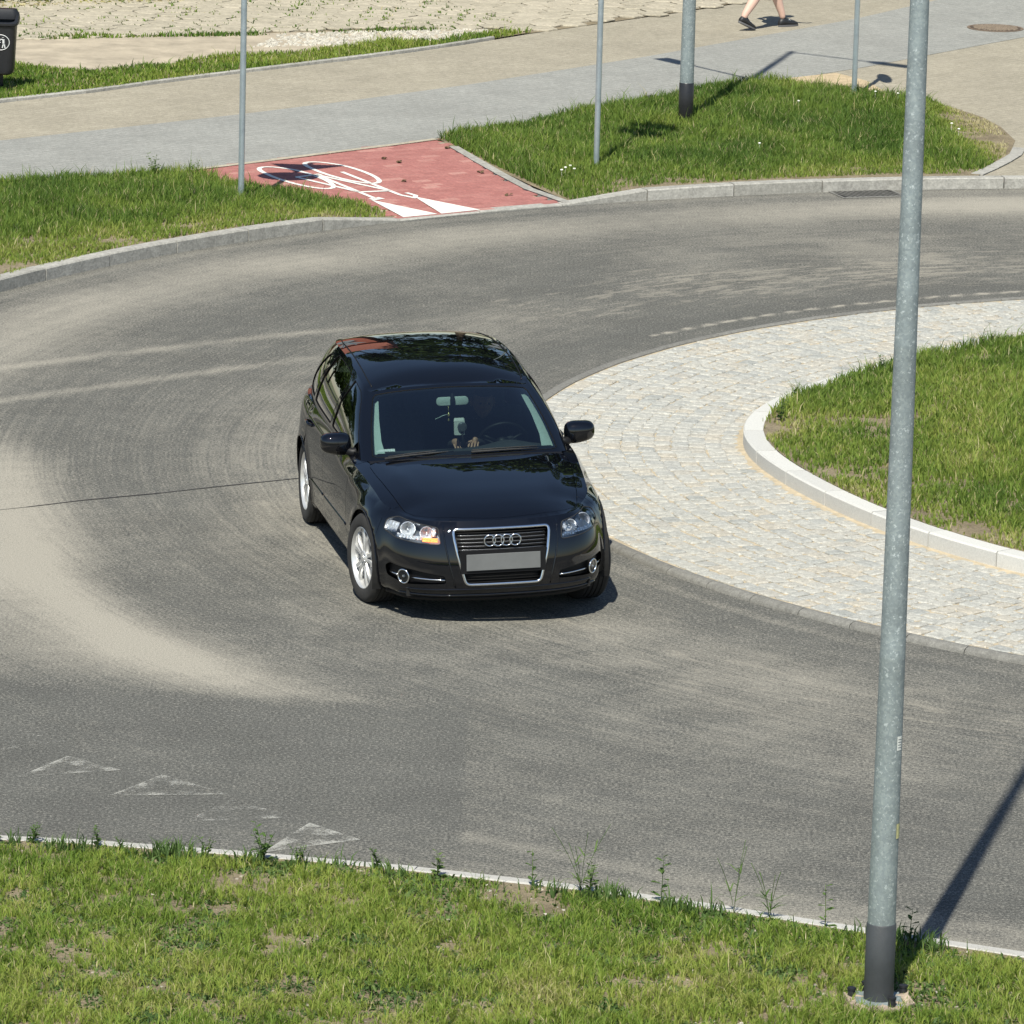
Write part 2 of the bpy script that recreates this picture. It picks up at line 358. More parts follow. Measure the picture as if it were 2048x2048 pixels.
# ------------------------------------------------------------ ground and road
def flat(name, poly, z, m, kind='structure', parent=None, zf=None, step=None):
    pts = [Vector(p) for p in poly]
    if step:
        x0, y0 = np.min(poly, 0); x1, y1 = np.max(poly, 0)
        gx, gy = np.meshgrid(np.arange(x0, x1, step), np.arange(y0, y1, step)); k = inpoly(gx, gy, poly)
        inner = [Vector((a, b)) for a, b in zip(gx[k], gy[k])]
    else: inner = []
    n = len(pts)
    v, e, f, *_ = delaunay_2d_cdt(pts+inner, [(i, (i+1) % n) for i in range(n)], [], 1, 1e-5)
    vs = [(p.x, p.y, zf(p.x, p.y) if zf else z) for p in v]
    fs = []
    for q in f:
        a, b, c = (v[i] for i in q[:3]); fs.append(q if (b-a).cross(c-a) > 0 else q[::-1])
    o = mk(name, vs, fs, m, parent)
    if kind: o['kind'] = kind
    return o
M['far_ground'] = simple('far_ground', (.13, .14, .07), .95, 0, .4, .05)
flat('ground', [(-400, -400), (400, -400), (400, 400), (-400, 400)], -.03, M['far_ground'])

# asphalt sheet: dense where the photograph looks, with dust and specks painted by place on the road
def axis(lo, hi, d, far0, far1):
    a = list(np.arange(lo, hi, d)); a = [lo-3, lo-9, lo-20, far0][::-1]+a+[hi+3, hi+9, far1]; return np.array(sorted(a))
gx = axis(-5.6, 9.2, .06, -60, 60); gy = axis(-12.2, 19.2, .075, -60, 22)
X, Y = np.meshgrid(gx, gy); rr = np.hypot(X-CX, Y-CY); th = np.mod(np.arctan2(Y-CY, X-CX), 2*np.pi)
def gs(v, c, s): return np.exp(-((v-c)/s)**2)
n1 = vnoise(X, Y, 1.1, 1); n2 = vnoise(X, Y, .35, 2); n3 = vnoise(th*11, rr, .5, 3)
dust = .10+.12*n1
dust += .52*gs(rr, 13.25, .72)*smooth01((13.9-rr)/.5+.6)*(th > 1.2)*(th < 3.4)*(.75+.4*n1)             # outer lane edge
dust += .22*gs(rr, 14.15, .12)
LT1 = [(-4.3, 4.9), (-3.1, 6.0), (-1.9, 7.1), (-.6, 8.2)]; LT2 = [(-4.3, 6.4), (-3.2, 7.4), (-1.8, 8.5), (.2, 9.9)]
for LT, k0 in ((LT1, .42), (LT2, .42)):
    dl, tl_ = segdist(X, Y, LT); dust += k0*np.exp(-(dl/.10)**2)*smooth01((1.02-tl_)/.4)*(.6+.6*n2)                    # two thin tracks on the left
wear = gs(rr, 10.05, .55)*smooth01((th-2.35)/.25)*smooth01((4.3-th)/.4)
dust += (.14+.18*n2)*wear                                                                                # worn band the car drives on
dust += (.12+.22*n2)*gs(rr, 9.35, .45)*(th > 3.1)*(th < 4.6)
dust += .22*n2*gs(rr, 11.0, .7)*smooth01((th-3.35)/.2)*smooth01((4.5-th)/.3)
dust += (.05+.3*n2)*gs(rr, 11.2, 1.1)*smooth01((2.35-th)/.3)                                             # far right lane
dust += .35*gs(rr, 13.4, .7)*smooth01((2.05-th)/.3)
dust += .3*gs(rr, 8.42, .05)*smooth01((th-3.45)/.1)
B1 = [(-3.9, 4.6), (-3.56, 3.3), (-3.40, 2.0), (-3.22, .75), (-2.92, -.75), (-2.52, -1.9), (-2.02, -2.95), (-1.56, -3.65), (-.84, -4.25), (-.2, -4.6), (.4, -4.9)]
d1, t1 = segdist(X, Y, B1)
dust += .78*np.exp(-(d1/(.30+.12*n1))**2)*smooth01((1.02-t1)/.28)*smooth01((t1+.02)/.22)
B2 = [(-3.9, .4), (-3.35, -1.0), (-2.9, -2.1), (-2.3, -3.2), (-1.75, -3.95)]
d2, t2 = segdist(X, Y, B2)
dust += .36*np.exp(-(d2/.55)**2)*smooth01((1.1-t2)/.3)
dust += .30*smooth01((-2.2-X)/1.5)*smooth01((Y+4.2)/.6)*smooth01((1.2-Y)/1.6)*(.75+.4*n1)
dust *= 1-.75*smooth01((-4.25-Y-.1*X)/.35)*smooth01((Y+7.9)/.6)*(X < .2)
dk, tk = segdist(X, Y, KNEAR)
dust += .80*np.exp(-(dk/.48)**2)*smooth01((X+.4)/1.2)*(.8+.3*n1)+.3*np.exp(-(dk/.18)**2)
dust -= .12*gs(rr, 8.75, .3)*(th > 1.9)*(th < 3.2)
speck = .12+.95*gs(rr, 10.0, 1.0)*smooth01((2.75-th)/.5)+.6*gs(rr, 9.8, .8)*(th > 3.2)*(th < 4.4)+.25*n1
speck *= (rr < 12.2)
# dashed cream line that runs just outside the apron at the back
dash = gs(rr, 8.58, .035)*(th < 2.5)*(th > 1.2)
dust += dash*(.9*(np.sin(th*R_APR*24) > -.25)+.25)
dust = np.clip(dust, 0, 1.35)
track = .25+.9*gs(rr, 10.2, 1.3)*smooth01((th-2.5)/.3)*smooth01((4.6-th)/.5)+.7*gs(rr, 10.5, 1.5)*smooth01((2.7-th)/.4)+.6*np.exp(-(d1/.7)**2)
ny, nx = X.shape; idx = np.arange(nx*ny).reshape(ny, nx)
quads = np.stack([idx[:-1, :-1], idx[:-1, 1:], idx[1:, 1:], idx[1:, :-1]], -1).reshape(-1, 4)
cxm = (X[:-1, :-1]+X[1:, 1:]).ravel()/2; cym = (Y[:-1, :-1]+Y[1:, 1:]).ravel()/2
road = npmesh('road', np.stack([X.ravel(), Y.ravel(), np.zeros(X.size)], -1), quads, M['asphalt'], None, {'dust': dust.ravel(), 'speck': speck.ravel(), 'track': track.ravel()})
uvl = road.data.uv_layers.new(name='polar'); vi = np.zeros(len(road.data.loops), np.int32); road.data.loops.foreach_get('vertex_index', vi)
uvl.data.foreach_set('uv', np.stack([(th*11).ravel()[vi], rr.ravel()[vi]], -1).astype(np.float32).ravel())
road['kind'] = 'structure'
road['label'] = 'grey asphalt lane of the roundabout with sandy dust tracks'

# seam across the asphalt, worn yield teeth, both lying on the road
sm_ = MB(); L = [(-3.75, 1.0), (-3.21, 1.34), (-2.8, 1.64), (-2.25, 1.96), (-1.78, 2.28), (-1.23, 2.63), (-.7, 2.98)]
M['tar'] = simple('tar_seam', (.025, .025, .025), .5, 0, .3, 30)
for i in range(len(L)-1):
    a, b = np.array(L[i]), np.array(L[i+1]); d = (b-a)/np.linalg.norm(b-a); n = np.array([-d[1], d[0]])
    w0 = .008+.004*random.random()
    if i == 0: w0 = .004
    sm_.add([(*(a-n*w0), .003), (*(b-n*w0), .003), (*(b+n*w0), .003), (*(a+n*w0), .003)], [(0, 1, 2, 3)])
sm_.build('tar_seam', M['tar'], road)
def worn_tri(P, name, parent, strength, z=.004):
    """triangle band with an 'edge' attribute: outline keeps more paint than the middle"""
    A = [np.array(p) for p in P]; c = sum(A)/3; vs = []; at = []; fs = []
    rings = [(1, .60), (.84, .52), (.6, .34), (.3, .26)]
    n = 10
    for k, e in rings:
        for i in range(3):
            for j in range(n):
                q = A[i]+(A[(i+1) % 3]-A[i])*j/n; vs.append((*(c+(q-c)*k), z)); at.append(e*strength)
    m = 3*n
    for r in range(3):
        for j in range(m): fs.append((r*m+j, r*m+(j+1) % m, (r+1)*m+(j+1) % m, (r+1)*m+j))
    o = mk(name, vs, fs, M['worn'], parent); a = o.data.attributes.new('edge', 'FLOAT', 'POINT'); a.data.foreach_set('value', at)
for P, s_ in (([(-2.58, -6.45), (-2.31, -5.91), (-1.95, -6.22)], .9), ([(-1.98, -6.83), (-1.69, -6.30), (-1.25, -6.73)], .85),
              ([(-1.49, -7.38), (-1.23, -6.85), (-.80, -7.22)], .60), ([(-.98, -8.02), (-.73, -7.33), (-.41, -7.68)], 1.25), ([(-2.95, -5.95), (-2.62, -5.36), (-2.35, -5.55)], .5)):
    worn_tri(P, 'yield_triangle', road, s_)

# ------------------------------------------------------------ kerbs
def arc_box(a0, a1, r0, r1, z0, zt0, zt1, n=4, ch=.012):
    """curved stone between two angles; z top may slope"""
    vs = []; fs = []
    for i in range(n+1):
        a = a0+(a1-a0)*i/n; zt = zt0+(zt1-zt0)*i/n
        for r, z in ((r0, z0), (r0, zt-ch), (r0+ch, zt), (r1-ch, zt), (r1, zt-ch), (r1, z0)): vs.append((*pol(r, a), z))
    for i in range(n):
        for k in range(5): fs.append((i*6+k, i*6+k+1, (i+1)*6+k+1, (i+1)*6+k))
    fs += [tuple(range(6))[::-1], tuple(n*6+k for k in range(6))]
    return vs, fs
def arc_kerb(name, label, a0, a1, r0, r1, z0, hf, m, stone='kerb_stone', L=1.0, gap=.013, n=4, dr=None):
    root = empty(name, (*pol((r0+r1)/2, (a0+a1)/2), 0)); root['kind'] = 'structure'; root['label'] = label
    off = Vector(root.location); st = L/((r0+r1)/2); cnt = int(abs(a1-a0)/st); sg = 1 if a1 > a0 else -1
    for i in range(cnt):
        b0 = a0+sg*i*st+sg*gap/r0/2; b1 = a0+sg*(i+1)*st-sg*gap/r0/2; dz = random.uniform(-.003, .003)
        vs, fs = arc_box(b0, b1, r0+random.uniform(-.003, .003), r1, z0, float(hf(b0))+dz, float(hf(b1))+dz, n)
        if dr: vs = [(*pol(math.hypot(v[0]-CX, v[1]-CY)+float(dr(ang(v[0], v[1]) % (2*math.pi))), ang(v[0], v[1])), v[2]) for v in vs]
        o = mk(stone, [Vector(v)-off for v in vs], fs, m, root, False); autosmooth(o, 25)
    return root
arc_kerb('outer_kerb', 'grey concrete kerb along the far edge of the road', 3.25, 1.30, R_OUT, R_OUT+.15, -.05, kerb_h, M['kerb'])
arc_kerb('island_kerb', 'pale raised kerb around the grassy centre island', 1.95, 4.75, R_ISL-.17, R_ISL, -.02, lambda a: .15, M['kerb_isl'], L=.75, dr=idr)
# small dark rounded edging of the apron
root = empty('apron_edge', (*pol(R_APR, 3.6), 0)); root['kind'] = 'structure'; root['label'] = 'low dark rounded edging between asphalt and cobbled apron'
a = 1.55
while a < 4.95:
    b = a+.5/R_APR; prof = [(R_APR-.105, -.01), (R_APR-.105, .034), (R_APR-.09, .042), (R_APR-.055, .046), (R_APR-.022, .036), (R_APR-.004, .020), (R_APR, -.01)]
    vs = []; fs = []
    for i in range(4):
        q = a+.004/R_APR+(b-a-.008/R_APR)*i/3
        for r, z in prof: vs.append(Vector((*pol(r+.002*math.sin(q*50), q), z))-Vector(root.location))
    k = len(prof)
    for i in range(3):
        for j in range(k-1): fs.append((i*k+j, i*k+j+1, (i+1)*k+j+1, (i+1)*k+j))
    fs += [tuple(range(k))[::-1], tuple(3*k+j for j in range(k))]
    autosmooth(mk('edge_stone', vs, fs, M['kerb_dark'], root, True), 50); a = b
# near kerb (polyline)
root = empty('near_kerb', (0, -8.7, 0)); root['kind'] = 'structure'; root['label'] = 'pale kerb between the asphalt and the front lawn'
def resample(P, L):
    P = [np.array(p, float) for p in P]; out = [P[0]]; need = L; i = 0; cur = P[0]
    while i < len(P)-1:
        d = np.linalg.norm(P[i+1]-cur)
        if d >= need: cur = cur+(P[i+1]-cur)*need/d; out.append(cur); need = L
        else: need -= d; i += 1; cur = P[i]
    return out
K = resample(KNEAR, 1.0)
for i in range(len(K)-1):
    d = K[i+1]-K[i]; d /= np.linalg.norm(d); n = np.array([-d[1], d[0]])   # n points to the road (+y)
    mb = MB(); pr = [(0, -.05), (0, .107), (-.012, .119), (-.088, .119), (-.10, .107), (-.10, -.05)]; vs = []
    for q in (K[i]+d*.004, K[i+1]-d*.004):
        for s_, z in pr: p_ = q+n*s_; vs.append((p_[0], p_[1]+8.7, z+random.uniform(-.0015, .0015)))
    fs = [(k, k+1, k+7, k+6) for k in range(5)]+[(5, 4, 3, 2, 1, 0), (6, 7, 8, 9, 10, 11)]
    autosmooth(mk('kerb_stone', vs, fs, M['kerb_white'], root, False), 25)

# ------------------------------------------------------------ cobbled apron
def ground_h(a): return .028
sand = npmesh  # alias kept short
vs = []; fs = []
for i in range(121):
    a = 1.5+(5.0-1.5)*i/120
    for r in (R_ISL-.02, R_ISL+.07, R_ISL+.14, 7.0, R_APR-.10): vs.append((*pol(r+float(idr(a))*(R_APR-r)/(R_APR-R_ISL), a), .026 if r > R_ISL+.10 else .036))
for i in range(120):
    for k in range(4): fs.append((i*5+k, i*5+k+1, (i+1)*5+k+1, (i+1)*5+k))
apron = mk('cobbled_apron', vs, fs, M['joint_sand']); apron['kind'] = 'structure'; apron['label'] = 'pale cobbled ring around the centre island with sandy joints'
def sett_mesh(w, l, h, seed):
    rs = random.Random(seed); vs = []; fs = []
    # outline of 8 points, chamfered top, uneven
    out = [(-.5, -.36), (-.36, -.5), (.36, -.5), (.5, -.36), (.5, .36), (.36, .5), (-.36, .5), (-.5, .36)]
    j = [(rs.uniform(-.04, .04), rs.uniform(-.04, .04)) for _ in out]
    for k, z in ((1, 0), (1, h*.70), (.84, h*.95)):
        for (x, y), (jx, jy) in zip(out, j): vs.append(((x+jx)*w*k, (y+jy)*l*k, z+(rs.uniform(-.003, .003) if z else 0)))
    vs.append((rs.uniform(-.02, .02)*w, rs.uniform(-.02, .02)*l, h+rs.uniform(-.002, .004)))
    for r in range(2):
        for i in range(8): fs.append((r*8+i, r*8+(i+1) % 8, (r+1)*8+(i+1) % 8, (r+1)*8+i))
    for i in range(8): fs.append((16+i, 16+(i+1) % 8, 24))
    return vs, fs
rows = np.arange(R_ISL+.12, R_APR-.18, .153); setts = []
for ri, r in enumerate(rows):
    a = 1.62+random.random()*.02
    while a < 4.8:
        l = random.uniform(.09, .20); a2 = a+l/r
        setts.append((r+random.uniform(-.010, .010), (a+a2)/2, l-random.uniform(.006, .018))); a = a2
def camd(x, y): return (x-.4455)**2+(y+40.9)**2
def in_view(x, y, m=0.): 
    d = Vector((x-.4455, y+40.9161, -9.3115)); z = d.dot(F); u = d.dot(R2)/z*11495/1024; v = d.dot(U2)/z*11495/1024
    return abs(u) < 1+m and abs(v) < 1+m
order = [(not in_view(*pol(r, a)), camd(*pol(r, a)), r, a, l) for r, a, l in setts]; order.sort()
protos = []
for k in range(10):
    v_, f_ = sett_mesh(.142, .158, .030, k); me = bpy.data.meshes.new('sett'); me.from_pydata(v_, [], f_); me.update(); me.materials.append(M['cobble']); protos.append(me)
V_ = []; F_ = []; base = 0
for i, (nv, _, r, a, l) in enumerate(order):
    x, y = pol(r+float(idr(a))*(R_APR-r)/(R_APR-R_ISL), a); tilt = (random.uniform(-.03, .03), random.uniform(-.03, .03)); z = .006+random.uniform(0, .005)
    if i < 290:
        o = bpy.data.objects.new('cobblestone', protos[i % 10]); COL.objects.link(o); o.parent = apron
        o.location = (x, y, z); o.rotation_euler = (*tilt, a+random.choice((0, math.pi))+random.uniform(-.03, .03)); o.scale = (1, l/.158, 1)
    else:
        v_, f_ = sett_mesh(.142, l, .030, i); ca, sa = math.cos(a), math.sin(a)
        for p in v_: V_.append((x+p[0]*ca-p[1]*sa, y+p[0]*sa+p[1]*ca, z+p[2]+p[0]*tilt[0]+p[1]*tilt[1]))
        F_ += [tuple(q+base for q in f) for f in f_]; base += 25
o = mk('cobblestones', V_, F_, M['cobble'], apron, False); o['kind'] = 'stuff'
# stuff sand washed along the kerb is part of the joint sheet above

# ------------------------------------------------------------ lawns and paving behind the road
def road_side_h(x, y):
    a = math.atan2(y-CY, x-CX); d = math.hypot(x-CX, y-CY)-R_OUT-.15
    h = float(kerb_h(a)); t = min(1, max(0, d/2.4)); return (h-.012)*(1-t)+.10*t
H0 = .10
flat('beige_sidewalk', [(-12, 14), (-9, 17.0), (-7, 20), (-5.26, 21.40), (-4.35, 22.34), (-3.61, 23.25), (-2.84, 24.14), (-1.58, 25.52), (-.87, 26.36), (-.24, 27.18), (.51, 28.28), (1.06, 28.98), (2.51, 30.83), (3.5, 32.2), (6, 35.6), (12, 44), (20, 40),
      (20, 18)]+[pol(R_OUT+.152, a) for a in np.linspace(1.25, ang(4.3, 17.8), 14)]+[(2.2, 19), (0.2, 19.8), (-3, 16.8), (-7.5, 11.9)], H0-.003, M['beige_pave'], step=None)
g = flat('grey_cycle_path', [(-12, 8.5), (-12, 13.1), (-7.3, 16.5), (-5.02, 18.71), (-3.78, 19.89), (-2.67, 20.98), (-1.47, 22.27), (-.2, 23.75), (1.05, 25.4), (1.91, 26.55), (3.36, 28.69), (4.57, 30.5), (5.84, 32.8), (8.5, 37), (14, 37), (9.2, 33), (6.56, 29.17), (5.31, 27.37), (4.44, 26.1), (3.65, 25.1),
      (3.1, 24.3), (1.2, 21.6), (-.3, 19.95), (-.53, 19.56), (-1.56, 18.43), (-2.92, 17.05), (-3.3, 16.68), (-5, 15.2)], H0, M['grey_pave'])
# dark rim kerb behind the beige strip
def strip_kerb(name, label, line, wd, h0, h1_, m, L=1.0, stone='edging_stone'):
    root = empty(name, (line[0][0], line[0][1], 0)); root['kind'] = 'structure'; root['label'] = label
    K = resample(line, L)
    for i in range(len(K)-1):
        d = K[i+1]-K[i]; d /= np.linalg.norm(d); n = np.array([-d[1], d[0]]); vs = []
        for q in (K[i]+d*.004, K[i+1]-d*.004):
            h1 = h1_(*q) if callable(h1_) else h1_
            for s_, z in ((0, h0), (0, h1-.008), (.008, h1), (wd-.008, h1), (wd, h1-.008), (wd, h0)): p_ = q+n*s_; vs.append((p_[0]-line[0][0], p_[1]-line[0][1], z+random.uniform(-.002, .002)))
        mk(stone, vs, [(k+6, k+7, k+1, k) for k in range(5)]+[(0, 1, 2, 3, 4, 5), (11, 10, 9, 8, 7, 6)], m, root, False)
    return root
strip_kerb('back_edging', 'thin concrete edging between beige sidewalk and rear grass strip', [(-9, 17.1), (-7, 20.0), (-5.26, 21.40), (-4.35, 22.34), (-3.61, 23.25), (-2.84, 24.14), (-1.58, 25.52), (-.87, 26.36), (-.24, 27.18), (.45, 28.2)], .07, .0, .135, M['kerb'])
strip_kerb('red_path_edging', 'pale edging between red path and the right lawn', [(.88, 16.10), (.52, 16.70), (.0, 17.98), (-.47, 19.56)], -.09, -.05, lambda x, y: max(.012, min(.098, road_side_h(x, y)-.004))+.018, M['kerb'], .8)
strip_kerb('red_path_rim', 'thin pale edging between red crossing and grey path', [(-3.3, 16.72), (-2.92, 17.07), (-1.56, 18.45), (-.49, 19.57)], -.07, -.05, .113, M['slab'], .8)
strip_kerb('slab_row', 'row of pale slabs at the right tip of the right lawn', [(5.12, 18.16), (5.35, 18.72), (5.62, 19.5), (5.75, 20.3)], -.12, .02, .112, M['kerb'], .5)
snap = lambda P: [pol(R_OUT+.152, ang(*p)) if math.hypot(p[0]-CX, p[1]-CY) < R_OUT+.55 and (kerb_h(ang(*p)) > .06) else p for p in P]
flat('lawn_soil_left', snap(GRASS_A), 0, M['soil'], zf=lambda x, y: road_side_h(x, y)-.004 if True else 0, step=.5)['label'] = 'soil under the left lawn'
flat('lawn_soil_right', snap(GRASS_B), 0, M['soil'], zf=lambda x, y: max(road_side_h(x, y), .0)+.002+.004*(math.hypot(x-2.6, y-20.5) < 3), step=.5)['label'] = 'soil under the right lawn'
flat('grass_strip_soil', GRASS_E, H0+.004, M['soil'])
SAND = [(3.25, 24.62), (3.55, 25.0), (4.08, 25.5), (4.40, 24.9), (4.62, 23.75), (4.1, 23.9), (3.7, 24.3)]
flat('bare_sand_patch', SAND, H0+.008, simple('bright_sand', (.42, .33, .21), .95, 0, .25, 14, .5, 60))
CISL = [pol(R_ISL-.16+float(idr(1.6+i*(4.9-1.6)/60)), 1.6+i*(4.9-1.6)/60) for i in range(61)]+[(12, -1), (12, 9)]
flat('island_soil', CISL, 0, M['soil'], zf=lambda x, y: .15+.10*smooth01((R_ISL-.3-math.hypot(x-CX, y-CY))/3.5), step=.5)
NEARL = [(p[0], p[1]-.095) for p in KNEAR]+[(7, -16.5), (-7, -16.5)]
flat('front_lawn_soil', NEARL, 0, M['soil'], zf=lambda x, y: .105+.02*float(vnoise(x, y, .9, 5)), step=.3)['label'] = 'dry sandy soil under the front lawn'

# red pavers (each a brick)
redbase = flat('red_cycle_crossing', RED, 0, M['joint_sand'], zf=lambda x, y: max(.012, min(.098, road_side_h(x, y)-.004))-.004, step=.3)
redbase['label'] = 'red brick cycle crossing between the two lawns'
RA = math.atan2(1.2, 1.6)                                     # rows run along the road edge
ux, uy = math.cos(RA), math.sin(RA); bricks = []
for i in range(-40, 60):
    for j in range(-50, 70):
        x = -1.2+(i*.2+(j % 2)*.1)*ux-j*.1*uy; y = 16.5+(i*.2+(j % 2)*.1)*uy+j*.1*ux
        bricks.append((x, y))
bx = np.array(bricks); kb = inpoly(bx[:, 0], bx[:, 1], RED)
for ex, ey in ((-.07, 0), (.0, -.07), (-.05, -.05)): kb |= inpoly(bx[:, 0]+ex, bx[:, 1]+ey, RED) & (np.hypot(bx[:, 0]-CX, bx[:, 1]-CY) > R_OUT+.21)

bx = bx[kb]; bx = bx[np.argsort(camd(bx[:, 0], bx[:, 1]))]
bme = bpy.data.meshes.new('paver'); mb = MB(); c_ = .004
w2, l2 = .0975, .0475
vsb = [(sx*w2, sy*l2, 0) for sx, sy in ((-1, -1), (1, -1), (1, 1), (-1, 1))]+[(sx*w2, sy*l2, .010) for sx, sy in ((-1, -1), (1, -1), (1, 1), (-1, 1))]+[(sx*(w2-c_), sy*(l2-c_), .014) for sx, sy in ((-1, -1), (1, -1), (1, 1), (-1, 1))]
fsb = [(0, 1, 5, 4), (1, 2, 6, 5), (2, 3, 7, 6), (3, 0, 4, 7), (4, 5, 9, 8), (5, 6, 10, 9), (6, 7, 11, 10), (7, 4, 8, 11), (8, 9, 10, 11)]
bme.from_pydata(vsb, [], fsb); bme.update(); bme.materials.append(M['red_brick'])
V_ = []; F_ = []; base = 0
def redz(x, y): return max(.012, min(.098, road_side_h(x, y)-.004))-.006
for i, (x, y) in enumerate(bx):
    z = redz(x, y)+random.uniform(-.001, .0015)
    sl_ = (redz(x+ux*0-.1*uy, y+.1*ux)-redz(x, y))/.1
    if i < 295:
        o = bpy.data.objects.new('brick', bme); COL.objects.link(o); o.parent = redbase; o.location = (x, y, z); o.rotation_euler = (math.atan(sl_), 0, RA)
    else:
        for p in vsb: V_.append((x+p[0]*ux-p[1]*uy, y+p[0]*uy+p[1]*ux, z+p[2]+p[1]*sl_))
        F_ += [tuple(q+base for q in f) for f in fsb]; base += 12
o = mk('bricks', V_, F_, M['red_brick'], redbase, False); o['kind'] = 'stuff'
# painted triangles and bicycle emblem follow the red surface, 4 mm above the bricks
def painted(name, poly, parent, m, lift=.0165):
    return flat(name, poly, 0, m, None, parent, zf=lambda x, y: redz(x, y)+lift, step=.12)
painted('yield_triangle', [(-1.05, 15.84), (-.70, 14.97), (-.37, 15.23)], redbase, M['paint'])
painted('yield_triangle', [(-.62, 16.12), (-.33, 15.25), (.05, 15.55)], redbase, M['paint'])
# bicycle drawn along local axes: origin, along-length and across vectors measured on the ground
BO = np.array((-1.10, 16.0)); 
def stroke(P, wd=.05, closed=False):
    P = [np.array(p, float) for p in P]; n = len(P); L_, R_ = [], []
    for i in range(n):
        a_ = P[i-1] if (i or closed) else P[i]; b_ = P[(i+1) % n] if (i < n-1 or closed) else P[i]
        d = b_-a_; d /= np.linalg.norm(d)+1e-9; nn = np.array([-d[1], d[0]])*wd/2; L_.append(P[i]+nn); R_.append(P[i]-nn)
    return L_, R_
bike = MB()
def addstroke(P, wd=.05, closed=False):
    L_, R_ = stroke(P, wd, closed); n = len(L_); vs = [(*p, redz(*p)+.0185) for p in L_]+[(*p, redz(*p)+.0185) for p in R_]
    m_ = n if closed else n-1
    bike.add(vs, [(n+i, n+(i+1) % n, (i+1) % n, i) for i in range(m_)])
BIKE_PX = {}
BA = np.array((-1.837, 16.831)); BX = np.array((.450, .407))/2.7; BU = np.array((.360, -.520))
def bk(u, v): return tuple(BA+BX*u+BU*v)
def bring(cu): return [bk(cu+math.cos(k/28*2*math.pi), math.sin(k/28*2*math.pi)) for k in range(28)]
addstroke(bring(0), .052, True); addstroke(bring(2.7), .052, True)
for P, w_ in (([(0, 0), (1.2, 0), (2.35, 1.6), (.85, 1.45), (0, 0)], .05), ([(1.2, 0), (.7, 2.0)], .05), ([(2.7, 0), (2.25, 1.95)], .05), ([(2.25, 1.95), (2.5, 2.25), (2.85, 2.1), (2.8, 1.85)], .05), ([(.4, 2.02), (1.05, 2.0)], .09), ([(.95, .0), (1.45, .0)], .07)):
    Q = []
    for i in range(len(P)-1):
        for k in range(6): Q.append((P[i][0]+(P[i+1][0]-P[i][0])*k/6, P[i][1]+(P[i+1][1]-P[i][1])*k/6))
    addstroke([bk(*p) for p in Q+[P[-1]]], w_)
bike.build('bicycle_symbol', M['paint'], redbase)

# ------------------------------------------------------------ hexagonal slab yard, dirt and gravel at the back
flat('dirt_verge', [(-9, 21.0), (-7, 22.0), (-5.35, 23.0), (-3.7, 23.9), (-2.5, 25.1), (-1.25, 26.5), (-.55, 27.1), (.51, 28.36), (-.26, 28.60), (-1.66, 28.1), (-3.64, 27.2), (-5.57, 26.6), (-9, 25.3)], H0+.002,
     simple('pale_dirt', (.36, .31, .235), .95, 0, .25, 3, .5, 50))
HEXP = [(-9, 25.25), (-5.57, 26.55), (-3.64, 27.15), (-1.66, 28.05), (-.2, 28.62), (.45, 28.25), (1.06, 29.0), (2.51, 30.9), (3.5, 32.3), (6, 35.7), (1, 36), (-9, 31)]
yard = flat('slab_yard', HEXP, H0-.001, simple('yard_joint_soil', (.19, .155, .10), .95, 0, .3, 9, .6, 60)); yard['label'] = 'old hexagonal concrete slabs with weeds in the joints'
hs = .35; cells = []
hx, hy = math.cos(R(24)), math.sin(R(24))
for i in range(-50, 50):
    for j in range(-50, 50):
        u = i*hs+(j % 2)*hs/2; v = j*hs*math.sqrt(3)/2
        cells.append((-2+u*hx-v*hy, 29.5+u*hy+v*hx))
ca_ = np.array(cells); kk = inpoly(ca_[:, 0], ca_[:, 1], HEXP)
ca_ = np.array([c for c, k in zip(cells, kk) if k and in_view(*c, .5)])
ca_ = ca_[np.argsort([camd(*c)+(0 if in_view(*c) else 1e5) for c in ca_])]
def hexv(seed):
    rs = random.Random(seed); vs = []
    for k, z in ((1, 0), (1, .016), (.95, .022)):
        for q in range(6):
            a = R(24)+math.pi/6+q*math.pi/3; r = (hs/math.sqrt(3)-.013)*k; vs.append((r*math.cos(a)+rs.uniform(-.004, .004), r*math.sin(a)+rs.uniform(-.004, .004), z))
    fs = [(r*6+i, r*6+(i+1) % 6, (r+1)*6+(i+1) % 6, (r+1)*6+i) for r in range(2) for i in range(6)]+[tuple(range(12, 18))]
    return vs, fs
hp = []
for k in range(6):
    v_, f_ = hexv(k); me = bpy.data.meshes.new('slab'); me.from_pydata(v_, [], f_); me.update(); me.materials.append(M['slab']); hp.append(me)
V_ = []; F_ = []; base = 0
for i, (x, y) in enumerate(ca_):
    rx, ry, dz = random.uniform(-.02, .02), random.uniform(-.02, .02), random.uniform(-.004, .006)
    if i < 295:
        o = bpy.data.objects.new('hexagonal_slab', hp[i % 6]); COL.objects.link(o); o.parent = yard; o.location = (x, y, H0+dz); o.rotation_euler = (rx, ry, (i % 6)*math.pi/3)
    else:
        v_, f_ = hexv(i)
        V_ += [(x+p[0], y+p[1], H0+dz+p[2]+p[0]*rx+p[1]*ry) for p in v_]; F_ += [tuple(q+base for q in f) for f in f_]; base += 18
if V_:
    o = mk('hexagonal_slabs', V_, F_, M['slab'], yard, False); o['kind'] = 'stuff'
